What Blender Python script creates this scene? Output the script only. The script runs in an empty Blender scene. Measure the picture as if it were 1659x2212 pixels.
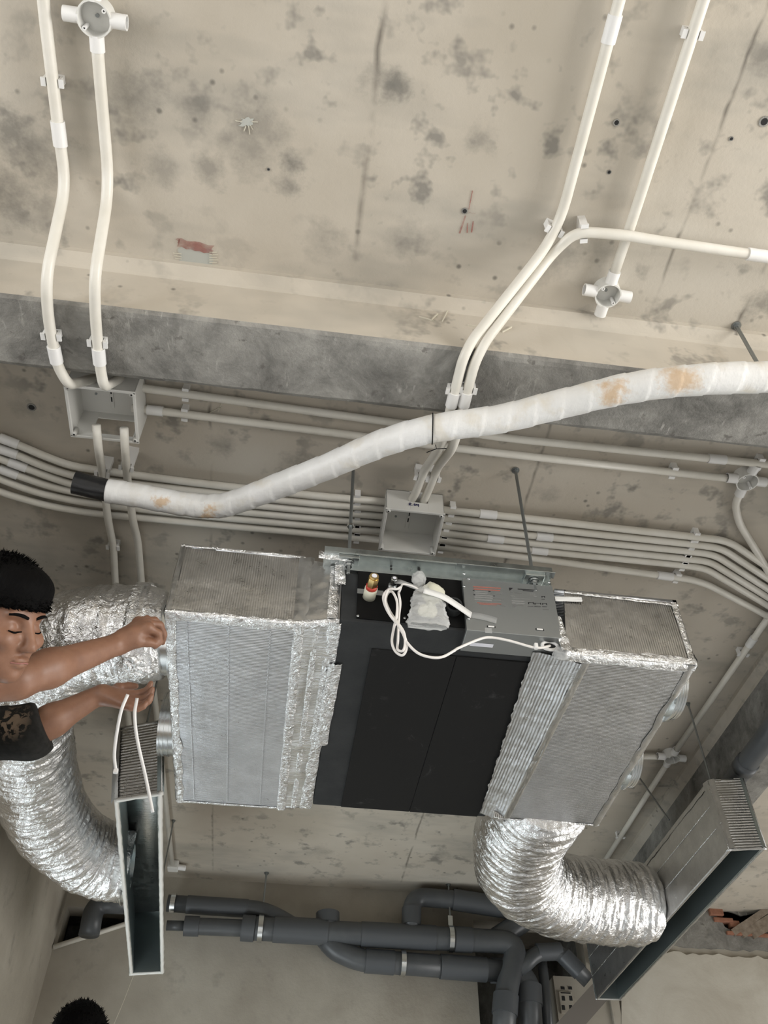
import bpy, bmesh, math, random
import numpy as np
from mathutils import Vector, Matrix, noise as mnoise
random.seed(7)
S = bpy.context.scene
COL = S.collection
PI = math.pi

# ------------------------------------------------------------------ camera
FPX, IW, IH = 1865.0, 1659, 2212
CAM = Vector((0.0, 0.0, 1.5))
yaw, pit, rol = math.radians(7.2), math.radians(47.3), math.radians(0.44)
FW = Vector((math.sin(yaw)*math.cos(pit), math.cos(yaw)*math.cos(pit), math.sin(pit)))
R0 = Vector((math.cos(yaw), -math.sin(yaw), 0)); U0 = R0.cross(FW)
RT = R0*math.cos(rol) + U0*math.sin(rol)
UP = -R0*math.sin(rol) + U0*math.cos(rol)
cam = bpy.data.cameras.new('camera'); camo = bpy.data.objects.new('camera', cam); COL.objects.link(camo)
cam.sensor_fit = 'VERTICAL'; cam.sensor_height = 36.0; cam.lens = FPX/IH*36.0; cam.clip_start = 0.02
M = Matrix.Identity(4)
for i in range(3):
    M[i][0] = RT[i]; M[i][1] = UP[i]; M[i][2] = -FW[i]; M[i][3] = CAM[i]
camo.matrix_world = M
S.camera = camo

# survey helpers: turn a measured sight line into a real point on a known plane of the room
def ray(x, y): return RT*((x-IW/2)/FPX) - UP*((y-IH/2)/FPX) + FW
def pz(x, y, z): d = ray(x, y); return CAM + d*((z-CAM.z)/d.z)
def py(x, y, Y): d = ray(x, y); return CAM + d*(Y/d.y)
def px(x, y, X): d = ray(x, y); return CAM + d*(X/d.x)
def pd(x, y, s): return CAM + ray(x, y)*s
def prj(P):
    v = Vector(P)-CAM; k = FPX/v.dot(FW); return (IW/2+k*v.dot(RT), IH/2-k*v.dot(UP))

# ------------------------------------------------------------------ world, lights, exposure
W = bpy.data.worlds.new('sky'); S.world = W; W.use_nodes = True
W.node_tree.nodes['Background'].inputs[0].default_value = (0.78, 0.88, 1.0, 1)
W.node_tree.nodes['Background'].inputs[1].default_value = 0.25
def area(name, loc, rot, sx, sy, power, col):
    l = bpy.data.lights.new(name, 'AREA'); l.shape = 'RECTANGLE'; l.size = sx; l.size_y = sy
    l.energy = power; l.color = col
    o = bpy.data.objects.new(name, l); COL.objects.link(o); o.location = loc; o.rotation_euler = rot
    return o
# daylight standing in the openings of the shell
area('daylight_back', (0.5, -1.90, 1.70), (PI/2, 0, 0), 2.4, 2.0, 12, (0.98, 0.99, 1.0))
area('daylight_west', (-3.40, -0.5, 2.40), (PI/2, 0, -PI/2), 2.6, 2.0, 100, (0.98, 0.99, 1.0))
area('daylight_east', (4.40, -0.5, 2.40), (PI/2, 0, PI/2), 2.6, 2.0, 225, (1.0, 0.985, 0.96))
area('daylight_balcony', (-1.24, 3.75, 1.12), (PI/2, 0, -PI/2), 1.7, 2.1, 44, (0.86, 0.96, 1.0))
area('daylight_right', (4.40, 3.2, 1.35), (PI/2, 0, PI/2), 2.6, 2.2, 76, (1.0, 0.98, 0.95))
sun = bpy.data.lights.new('sun', 'SUN'); sun.energy = 7.0; sun.angle = 0.01; sun.color = (1.0, 0.98, 0.95)
suno = bpy.data.objects.new('sun', sun); COL.objects.link(suno)
suno.rotation_euler = Vector((1.0, 0.10, -0.95)).to_track_quat('-Z', 'Y').to_euler()
S.cycles.max_bounces = 6; S.cycles.diffuse_bounces = 3; S.cycles.glossy_bounces = 4; S.cycles.transmission_bounces = 2; S.cycles.transparent_max_bounces = 6
S.cycles.caustics_reflective = False; S.cycles.caustics_refractive = False; S.cycles.adaptive_threshold = 0.04; S.cycles.sample_clamp_indirect = 8.0
S.view_settings.view_transform = 'Standard'; S.view_settings.look = 'None'
S.view_settings.gamma = 1.0; S.view_settings.use_curve_mapping = False
S.view_settings.exposure = 0.0

# ------------------------------------------------------------------ materials
MATS = {}
class NT:
    def __init__(s, m): s.t = m.node_tree; s.n = s.t.nodes; s.l = s.t.links
    def new(s, typ, **kw):
        n = s.n.new(typ)
        for k, v in kw.items():
            if k.startswith('i_'): n.inputs[k[2:].replace('_', ' ')].default_value = v
            else: setattr(n, k, v)
        return n
    def link(s, a, b): s.l.new(a, b)
    def math(s, op, a, b=None, c=None, clamp=False):
        n = s.n.new('ShaderNodeMath'); n.operation = op; n.use_clamp = clamp
        for i, v in enumerate((a, b, c)):
            if v is None: continue
            if isinstance(v, (int, float)): n.inputs[i].default_value = v
            else: s.l.new(v, n.inputs[i])
        return n.outputs[0]
    def mix(s, fac, a, b, mode='MIX'):
        n = s.n.new('ShaderNodeMix'); n.data_type = 'RGBA'; n.blend_type = mode
        for i, v in ((0, fac), (6, a), (7, b)):
            if isinstance(v, (int, float)): n.inputs[i].default_value = v
            elif isinstance(v, tuple): n.inputs[i].default_value = v if len(v) == 4 else v+(1,)
            else: s.l.new(v, n.inputs[i])
        return n.outputs[2]
    def ramp(s, fac, stops):
        n = s.n.new('ShaderNodeValToRGB'); cr = n.color_ramp
        while len(cr.elements) < len(stops): cr.elements.new(0.5)
        for e, (p, c) in zip(cr.elements, stops):
            e.position = p; e.color = c if len(c) == 4 else tuple(c)+(1,)
        s.l.new(fac, n.inputs[0]); return n.outputs[0]
    def noise(s, vec, scale, detail=4, rough=0.55, dist=0.0):
        n = s.n.new('ShaderNodeTexNoise'); n.inputs['Scale'].default_value = scale
        n.inputs['Detail'].default_value = detail; n.inputs['Roughness'].default_value = rough
        n.inputs['Distortion'].default_value = dist; s.l.new(vec, n.inputs['Vector']); return n.outputs['Fac']
    def mapping(s, vec, sc=(1, 1, 1), loc=(0, 0, 0), rot=(0, 0, 0)):
        n = s.n.new('ShaderNodeMapping'); n.inputs['Scale'].default_value = sc
        n.inputs['Location'].default_value = loc; n.inputs['Rotation'].default_value = rot
        s.l.new(vec, n.inputs['Vector']); return n.outputs[0]
    def wpos(s):
        return s.n.new('ShaderNodeNewGeometry').outputs['Position']
    def bump(s, h, strength, dist, normal=None):
        n = s.n.new('ShaderNodeBump'); n.inputs['Strength'].default_value = strength
        n.inputs['Distance'].default_value = dist; s.l.new(h, n.inputs['Height'])
        if normal is not None: s.l.new(normal, n.inputs['Normal'])
        return n.outputs[0]
def mat(name, col=(0.8, 0.8, 0.8), rough=0.5, metal=0.0, fn=None, spec=0.5, **kw):
    m = bpy.data.materials.new(name); m.use_nodes = True
    b = m.node_tree.nodes['Principled BSDF']
    b.inputs['Base Color'].default_value = tuple(col)+(1,)
    b.inputs['Roughness'].default_value = rough; b.inputs['Metallic'].default_value = metal
    b.inputs['Specular IOR Level'].default_value = spec
    for k, v in kw.items(): b.inputs[k].default_value = v
    if fn: fn(NT(m), b)
    MATS[name] = m; return m
def g(v): return (v, v, v)

def seam(t, sp, off, br, x0, width, y0, y1):
    """broken dark joint line of the formwork running along y at x0"""
    d = t.math('ABSOLUTE', t.math('SUBTRACT', t.math('ADD', sp.outputs[0], off), x0))
    a = t.math('SUBTRACT', 1.0, t.math('DIVIDE', d, width), clamp=True)
    k = t.math('MULTIPLY', t.math('GREATER_THAN', sp.outputs[1], y0), t.math('LESS_THAN', sp.outputs[1], y1))
    return t.math('MULTIPLY', t.math('MULTIPLY', a, br), k)
STAINS = ((20, 280, 0.07, 1.0), (70, 330, 0.10, 0.9), (25, 420, 0.12, 1.0), (100, 460, 0.07, 0.7), (850, 185, 0.055, 1.1), (815, 165, 0.05, 0.8), (632, 350, 0.045, 1.2), (622, 400, 0.05, 0.9), (300, 200, 0.07, 0.8),
          (420, 245, 0.06, 0.7), (560, 285, 0.10, 0.7), (540, 325, 0.09, 0.7), (455, 365, 0.06, 0.8), (350, 360, 0.06, 0.6), (1300, 540, 0.06, 0.5), (1210, 560, 0.08, 0.6), (1640, 660, 0.06, 0.9), (1650, 120, 0.05, 0.9),
          (1040, 300, 0.05, 0.7), (880, 520, 0.08, 0.5), (700, 520, 0.07, 0.5), (1560, 1180, 0.07, 0.6), (60, 880, 0.06, 0.5), (640, 1010, 0.07, 0.6), (480, 960, 0.07, 0.6), (1180, 1070, 0.05, 0.6), (690, 1840, 0.10, 0.5), (950, 1850, 0.09, 0.6))
def f_ceiling(t, b):
    p = t.wpos(); wn = t.noise(p, 16, 4, 0.7)
    base = t.ramp(t.noise(p, 1.7, 3, 0.6), [(0.3, (0.47, 0.42, 0.345)), (0.5, (0.54, 0.488, 0.41)), (0.72, (0.58, 0.535, 0.46))])
    grey = t.ramp(t.noise(t.mapping(p, (0.6, 1.6, 1)), 1.9, 4, 0.68), [(0.50, g(0)), (0.70, g(0.55))])
    c = t.mix(grey, base, (0.30, 0.285, 0.25))
    sp1 = t.ramp(t.noise(p, 11.0, 3, 0.62), [(0.56, g(0)), (0.68, g(0.75))])
    zone = t.ramp(t.noise(p, 2.1, 3), [(0.40, g(0.25)), (0.58, g(1))])
    c = t.mix(t.math('MULTIPLY', sp1, zone), c, (0.20, 0.19, 0.17))
    v = t.new('ShaderNodeTexVoronoi', i_Scale=17.0, i_Randomness=1.0); t.link(p, v.inputs['Vector'])
    dot = t.math('MULTIPLY', t.ramp(v.outputs['Distance'], [(0.06, g(0.8)), (0.16, g(0))]),
                 t.ramp(t.noise(p, 3.7, 2), [(0.5, g(0)), (0.6, g(1))]))
    c = t.mix(dot, c, (0.16, 0.15, 0.13))
    base_n = t.math('MULTIPLY_ADD', wn, -2.6, 2.3); tot = None
    for X_, Y_, r_, k_ in STAINS:
        d_ = t.new('ShaderNodeVectorMath', operation='DISTANCE'); t.link(p, d_.inputs[0]); d_.inputs[1].default_value = pz(X_, Y_, 3.76)
        a_ = t.math('MULTIPLY', t.math('MULTIPLY_ADD', d_.outputs['Value'], -1.0/r_, base_n, clamp=True), k_*0.72)
        tot = a_ if tot is None else t.math('MAXIMUM', tot, a_)
    c = t.mix(t.math('MINIMUM', tot, 0.85), c, (0.19, 0.18, 0.158))
    sp = t.new('ShaderNodeSeparateXYZ'); t.link(p, sp.inputs[0])
    n_s = t.noise(p, 4.5, 3, 0.7); off = t.math('MULTIPLY', t.math('SUBTRACT', n_s, 0.5), 0.03); br = t.ramp(n_s, [(0.42, g(0)), (0.60, g(1))])
    s = seam(t, sp, off, br, 0.055, 0.012, -1, 1.15)
    s = t.math('MAXIMUM', s, seam(t, sp, off, br, 1.20, 0.010, 0.2, 1.2))
    s = t.math('MAXIMUM', s, seam(t, sp, off, br, 0.93, 0.008, -1, 1.2))
    s = t.math('MAXIMUM', s, seam(t, sp, off, br, -0.35, 0.008, 1.5, 5))
    s = t.math('MAXIMUM', s, seam(t, sp, off, br, 0.75, 0.008, 1.5, 5))
    c = t.mix(t.math('MULTIPLY', s, 0.8), c, (0.14, 0.125, 0.105))
    t.link(c, b.inputs['Base Color'])
    h = t.noise(p, 40, 4, 0.7)
    t.link(t.bump(h, 0.2, 0.005), b.inputs['Normal'])
mat('concrete_slab', rough=0.85, fn=f_ceiling, spec=0.2)
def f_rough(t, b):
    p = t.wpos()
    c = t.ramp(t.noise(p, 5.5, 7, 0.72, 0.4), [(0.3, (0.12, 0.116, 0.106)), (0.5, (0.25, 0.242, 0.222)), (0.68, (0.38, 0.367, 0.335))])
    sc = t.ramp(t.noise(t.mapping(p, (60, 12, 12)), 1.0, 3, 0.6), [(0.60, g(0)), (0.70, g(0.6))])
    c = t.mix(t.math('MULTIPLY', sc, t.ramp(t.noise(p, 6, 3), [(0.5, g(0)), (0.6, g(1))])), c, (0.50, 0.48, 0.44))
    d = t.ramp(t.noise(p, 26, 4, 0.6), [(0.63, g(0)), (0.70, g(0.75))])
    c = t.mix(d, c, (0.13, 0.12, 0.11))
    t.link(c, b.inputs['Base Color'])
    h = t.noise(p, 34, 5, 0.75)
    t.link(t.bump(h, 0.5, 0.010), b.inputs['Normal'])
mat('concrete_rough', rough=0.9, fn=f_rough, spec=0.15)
def f_plaster(t, b):
    p = t.wpos()
    c = t.ramp(t.noise(p, 1.9, 4, 0.62), [(0.3, (0.36, 0.325, 0.27)), (0.55, (0.46, 0.425, 0.36)), (0.75, (0.54, 0.51, 0.44))])
    st = t.ramp(t.noise(p, 7.5, 3, 0.65), [(0.60, g(0)), (0.75, g(0.5))])
    c = t.mix(st, c, (0.26, 0.235, 0.20))
    t.link(c, b.inputs['Base Color'])
    t.link(t.bump(t.noise(p, 35, 4, 0.65), 0.25, 0.008), b.inputs['Normal'])
mat('plaster', rough=0.9, fn=f_plaster, spec=0.15)
def f_plaster2(t, b):
    p = t.wpos()
    c = t.ramp(t.noise(p, 2.6, 6, 0.62, 0.9), [(0.3, (0.50, 0.46, 0.39)), (0.55, (0.60, 0.565, 0.49)), (0.75, (0.66, 0.63, 0.56))])
    t.link(c, b.inputs['Base Color']); t.link(t.bump(t.noise(p, 30, 6, 0.65), 0.3, 0.008), b.inputs['Normal'])
mat('plaster_pale', rough=0.9, fn=f_plaster2, spec=0.15)
def f_floor(t, b):
    p = t.wpos()
    t.link(t.ramp(t.noise(p, 1.2, 5), [(0.3, (0.40, 0.405, 0.41)), (0.7, (0.52, 0.53, 0.54))]), b.inputs['Base Color'])
mat('floor_screed', rough=0.8, fn=f_floor)
def f_brick(t, b):
    p = t.wpos()
    t.link(t.ramp(t.noise(p, 30, 4), [(0.3, (0.26, 0.115, 0.07)), (0.7, (0.38, 0.18, 0.115))]), b.inputs['Base Color'])
    t.link(t.bump(t.noise(p, 90, 4), 0.4, 0.004), b.inputs['Normal'])
mat('red_brick', rough=0.9, fn=f_brick)
def f_wood(t, b):
    p = t.wpos()
    t.link(t.ramp(t.noise(t.mapping(p, (40, 3, 40)), 1.0, 4), [(0.3, (0.20, 0.155, 0.115)), (0.7, (0.34, 0.28, 0.22))]), b.inputs['Base Color'])
mat('old_wood', rough=0.8, fn=f_wood)
mat('void_dark', (0.03, 0.027, 0.024), 0.95)
def f_pvc(t, b):
    p = t.wpos()
    t.link(t.ramp(t.noise(p, 9, 4), [(0.3, (0.70, 0.665, 0.585)), (0.65, (0.78, 0.75, 0.68))]), b.inputs['Base Color'])
mat('conduit_pvc', rough=0.38, fn=f_pvc)
mat('coupling_white', (0.84, 0.83, 0.81), 0.33)
mat('box_pvc', (0.74, 0.73, 0.69), 0.42)
mat('hole_dark', (0.02, 0.02, 0.02), 0.9)
def f_wrap(t, b):
    p = t.wpos()
    c = t.ramp(t.noise(p, 6, 4), [(0.3, (0.72, 0.71, 0.68)), (0.7, (0.84, 0.835, 0.82))])
    yel = t.ramp(t.noise(p, 14, 4), [(0.52, g(0)), (0.68, g(0.35))])
    c = t.mix(yel, c, (0.62, 0.53, 0.37))
    for q, r in ((pz(1470, 818, 3.365), 0.060), (pz(1325, 848, 3.38), 0.048), (pz(345, 1085, 3.47), 0.030), (pz(455, 1112, 3.46), 0.032)):
        d = t.new('ShaderNodeVectorMath', operation='DISTANCE'); t.link(p, d.inputs[0]); d.inputs[1].default_value = q
        w = t.math('ADD', d.outputs['Value'], t.math('MULTIPLY', t.math('SUBTRACT', t.noise(p, 22, 4, 0.7), 0.5), 0.13))
        k = t.math('SUBTRACT', 1.0, t.math('DIVIDE', w, r), clamp=True)
        c = t.mix(t.math('MULTIPLY', t.math('MULTIPLY', k, 1.6, clamp=True), 0.7), c, (0.58, 0.36, 0.16))
    t.link(c, b.inputs['Base Color'])
    t.link(t.bump(t.math('ADD', t.noise(t.mapping(p, (55, 14, 14)), 1.0, 4), t.noise(p, 40, 3)), 0.4, 0.004), b.inputs['Normal'])
mat('pipe_wrap', rough=0.45, fn=f_wrap)
def f_blacktape(t, b):
    t.link(t.bump(t.noise(t.wpos(), 45, 3), 0.5, 0.004), b.inputs['Normal'])
mat('black_tape', (0.016, 0.016, 0.017), 0.32, fn=f_blacktape)
# foil board: fine ribs across the sheet plus shallow dents
def foil_board(name, axis, pitch, col, rough, ribs, dents=0.25, glint=0.0):
    def fn(t, b):
        p = t.wpos(); sp = t.new('ShaderNodeSeparateXYZ'); t.link(p, sp.inputs[0])
        wob = t.math('MULTIPLY', t.noise(p, 6, 2), 0.005)
        w = t.math('SINE', t.math('MULTIPLY', t.math('ADD', sp.outputs[axis], wob), 2*PI/pitch))
        amp = t.ramp(t.noise(p, 5, 3), [(0.3, g(0.35)), (0.65, g(1))])
        n1 = t.bump(t.math('MULTIPLY', w, amp), ribs, 0.0014)
        n2 = t.bump(t.noise(p, 30, 5, 0.65), dents, 0.006, n1)
        n3 = t.bump(t.noise(p, 210, 3, 0.7), dents*1.1, 0.0024, n2)
        t.link(n3, b.inputs['Normal'])
        t.link(t.ramp(t.noise(p, 26, 5, 0.7), [(0.3, g(rough*0.75)), (0.7, g(rough*1.2))]), b.inputs['Roughness'])
        k = t.noise(p, 14, 6, 0.7)
        t.link(t.mix(t.ramp(k, [(0.4, g(0)), (0.7, g(1))]), tuple(0.84*v for v in col), col), b.inputs['Base Color'])
    return mat(name, col, rough, 1.0, fn)
foil_board('foil_board_bottom', 1, 0.0068, (0.78, 0.80, 0.835), 0.36, 0.75, 0.42)
foil_board('foil_board_side', 0, 0.0068, (0.76, 0.745, 0.715), 0.33, 0.6, 0.35)
foil_board('foil_board_return', 1, 0.0068, (0.70, 0.705, 0.715), 0.36, 0.75, 0.42)
foil_board('foil_ridged_x', 0, 0.0085, (0.66, 0.67, 0.685), 0.34, 0.42, 0.4)
foil_board('foil_ridged_z', 2, 0.011, (0.72, 0.71, 0.69), 0.30, 0.9)
foil_board('foil_plain', 1, 0.02, (0.70, 0.70, 0.69), 0.34, 0.10, 0.2)
def f_tape(t, b):
    p = t.wpos()
    h = t.math('ADD', t.noise(p, 34, 4, 0.62, 2.2), t.math('MULTIPLY', t.noise(p, 110, 3, 0.6, 1.0), 0.3))
    t.link(t.bump(h, 0.8, 0.010), b.inputs['Normal'])
    t.link(t.ramp(t.noise(p, 25, 3), [(0.35, g(0.10)), (0.7, g(0.24))]), b.inputs['Roughness'])
mat('foil_tape', (0.90, 0.905, 0.91), 0.15, 1.0, f_tape)
def f_neck(t, b):
    p = t.wpos()
    h = t.math('ADD', t.noise(t.mapping(p, (14, 55, 30)), 1.0, 4, 0.6, 0.8), t.math('MULTIPLY', t.noise(p, 150, 2), 0.2))
    t.link(t.bump(h, 0.7, 0.006), b.inputs['Normal'])
    t.link(t.ramp(t.noise(p, 12, 4), [(0.35, g(0.20)), (0.7, g(0.38))]), b.inputs['Roughness'])
mat('foil_neck', (0.80, 0.81, 0.82), 0.28, 1.0, f_neck)
def f_flex(t, b):
    p = t.wpos()
    h = t.math('ADD', t.noise(p, 38, 4, 0.65, 1.6), t.math('MULTIPLY', t.noise(p, 120, 3, 0.6, 0.8), 0.35))
    t.link(t.bump(h, 0.55, 0.010), b.inputs['Normal'])
    t.link(t.ramp(t.noise(p, 18, 4), [(0.35, g(0.09)), (0.7, g(0.22))]), b.inputs['Roughness'])
mat('foil_flex', (0.86, 0.86, 0.865), 0.2, 1.0, f_flex)
def f_galv(t, b):
    p = t.wpos()
    v = t.new('ShaderNodeTexVoronoi', i_Scale=55.0); t.link(p, v.inputs['Vector'])
    t.link(t.mix(v.outputs['Distance'], (0.45, 0.485, 0.48), (0.54, 0.575, 0.565)), b.inputs['Base Color'])
    t.link(t.ramp(t.noise(p, 20, 3), [(0.3, g(0.26)), (0.7, g(0.40))]), b.inputs['Roughness'])
mat('galvanised', (0.55, 0.60, 0.59), 0.32, 1.0, f_galv)
mat('galvanised_grey', (0.36, 0.375, 0.375), 0.38, 0.75)
mat('galvanised_dark', (0.38, 0.43, 0.43), 0.34, 0.9)
mat('steel_rod', (0.32, 0.34, 0.34), 0.42, 0.9)
mat('steel_bright', (0.72, 0.74, 0.74), 0.25, 1.0)
def f_foam(t, b):
    p = t.wpos()
    t.link(t.ramp(t.noise(p, 9, 5, 0.65), [(0.35, (0.022, 0.024, 0.0255)), (0.75, (0.036, 0.038, 0.039))]), b.inputs['Base Color'])
    t.link(t.bump(t.noise(p, 200, 2), 0.2, 0.002), b.inputs['Normal'])
mat('foam_charcoal', rough=0.75, fn=f_foam, spec=0.3)
def f_black(t, b):
    p = t.wpos()
    sm = t.math('MULTIPLY', t.ramp(t.noise(t.mapping(p, (1, 1, 1), rot=(0, 0, 0.8)), 9, 6, 0.75, 1.2), [(0.62, g(0)), (0.76, g(1))]), 0.07)
    t.link(t.mix(sm, (0.0105, 0.0105, 0.0105), (0.5, 0.5, 0.5)), b.inputs['Base Color'])
    t.link(t.bump(t.noise(p, 260, 2), 0.15, 0.001), b.inputs['Normal'])
mat('panel_black', rough=0.7, fn=f_black, spec=0.2)
mat('matt_black', (0.006, 0.006, 0.006), 0.75, spec=0.15)
mat('brass', (0.62, 0.45, 0.20), 0.30, 1.0)
mat('red_paint', (0.50, 0.05, 0.03), 0.5)
def f_mark(t, b):
    p = t.wpos()
    a = t.ramp(t.noise(p, 22, 3, 0.6), [(0.35, g(0.15)), (0.65, g(0.60))]); t.link(a, b.inputs['Alpha'])
mat('red_chalk', (0.44, 0.19, 0.16), 0.9, fn=f_mark)
mat('grey_filler', (0.47, 0.475, 0.435), 0.9)
mat('blue_stain', (0.17, 0.18, 0.185), 0.9, fn=f_mark)
mat('straw', (0.62, 0.58, 0.48), 0.8)
mat('cable_white', (0.82, 0.79, 0.76), 0.4)
mat('paper_tape', (0.80, 0.80, 0.78), 0.6)
mat('sticker_white', (0.74, 0.74, 0.80), 0.5)
mat('clear_tape', (0.55, 0.56, 0.55), 0.3, Alpha=0.45)
mat('print_grey', (0.16, 0.16, 0.155), 0.6)
mat('print_pale', (0.24, 0.24, 0.235), 0.6)
mat('print_red', (0.36, 0.13, 0.10), 0.6)
mat('print_black', (0.012, 0.012, 0.014), 0.6)
mat('ink_blue', (0.02, 0.02, 0.10), 0.6)
def f_bag(t, b):
    p = t.wpos()
    t.link(t.bump(t.noise(p, 90, 4, 0.7, 1.0), 0.8, 0.006), b.inputs['Normal'])
mat('plastic_bag', (0.80, 0.81, 0.80), 0.16, fn=f_bag, Alpha=0.5)
mat('connector_cream', (0.72, 0.71, 0.58), 0.5)
def f_gpvc(t, b):
    p = t.wpos()
    t.link(t.ramp(t.noise(p, 7, 4), [(0.3, (0.070, 0.076, 0.082)), (0.7, (0.105, 0.112, 0.118))]), b.inputs['Base Color'])
mat('grey_pvc', rough=0.36, fn=f_gpvc)
mat('grey_pvc_sleeve', (0.085, 0.092, 0.10), 0.40)
mat('shelf_steel', (0.22, 0.20, 0.18), 0.5, 0.3)
def f_skin(t, b):
    p = t.wpos()
    t.link(t.ramp(t.noise(p, 25, 4), [(0.3, (0.205, 0.100, 0.060)), (0.7, (0.27, 0.138, 0.085))]), b.inputs['Base Color'])
    t.link(t.bump(t.noise(p, 180, 3), 0.10, 0.002), b.inputs['Normal'])
mat('skin', rough=0.48, fn=f_skin, **{'Subsurface Weight': 0.12, 'Subsurface Radius': (0.02, 0.008, 0.004), 'Subsurface Scale': 0.4})
def f_hair(t, b):
    p = t.wpos()
    t.link(t.bump(t.noise(t.mapping(p, (120, 120, 40)), 1.0, 3), 0.8, 0.004), b.inputs['Normal'])
mat('hair_black', (0.0022, 0.002, 0.002), 0.75, fn=f_hair, spec=0.08)
def f_shirt(t, b):
    p = t.wpos()
    c0 = t.ramp(t.noise(p, 60, 3), [(0.3, (0.012, 0.0115, 0.010)), (0.7, (0.022, 0.021, 0.019))])
    d = t.new('ShaderNodeVectorMath', operation='DISTANCE'); t.link(p, d.inputs[0]); d.inputs[1].default_value = pd(8, 1550, 2.17)
    k = t.math('SUBTRACT', 1.0, t.math('DIVIDE', d.outputs['Value'], 0.07), clamp=True)
    pat = t.ramp(t.noise(p, 34, 3, 0.6, 1.5), [(0.5, g(0)), (0.56, g(1))])
    t.link(t.mix(t.math('MULTIPLY', pat, t.math('MULTIPLY', k, 2.0, clamp=True)), c0, (0.21, 0.155, 0.11)), b.inputs['Base Color'])
    t.link(t.bump(t.noise(p, 22, 3), 0.4, 0.01), b.inputs['Normal'])
mat('shirt_black', rough=0.85, fn=f_shirt, spec=0.2)
mat('jeans', (0.05, 0.06, 0.09), 0.85)
mat('shoe', (0.03, 0.03, 0.03), 0.6)
mat('eye_white', (0.55, 0.5, 0.46), 0.3)
mat('lip', (0.30, 0.125, 0.10), 0.45)
mat('ply', (0.42, 0.32, 0.20), 0.7)

# ------------------------------------------------------------------ object helpers
ORG = {}
def emp(name, loc, label, cat, group=None, kind=None):
    o = bpy.data.objects.new(name, None); COL.objects.link(o); o.location = loc
    o.empty_display_size = 0.05; ORG[o.name] = Vector(loc)
    tag(o, label, cat, group, kind); return o
def tag(o, label=None, cat=None, group=None, kind=None):
    if label: o['label'] = label
    if cat: o['category'] = cat
    if group: o['group'] = group
    if kind: o['kind'] = kind
    return o
def obj(name, verts, faces, m, parent=None, smooth=False):
    """one mesh object from world-space vertices, stored relative to its thing's origin"""
    og = ORG[parent.name] if parent else Vector((0, 0, 0))
    if not parent:
        pass
    me = bpy.data.meshes.new(name)
    me.from_pydata([tuple(Vector(v)-og) for v in verts], [], faces); me.update()
    if m is not None:
        for q in (m if isinstance(m, (list, tuple)) else [m]): me.materials.append(MATS[q])
    if smooth: me.polygons.foreach_set('use_smooth', [True]*len(me.polygons))
    o = bpy.data.objects.new(name, me); COL.objects.link(o)
    ORG[o.name] = og
    if parent: o.parent = parent
    return o
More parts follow.
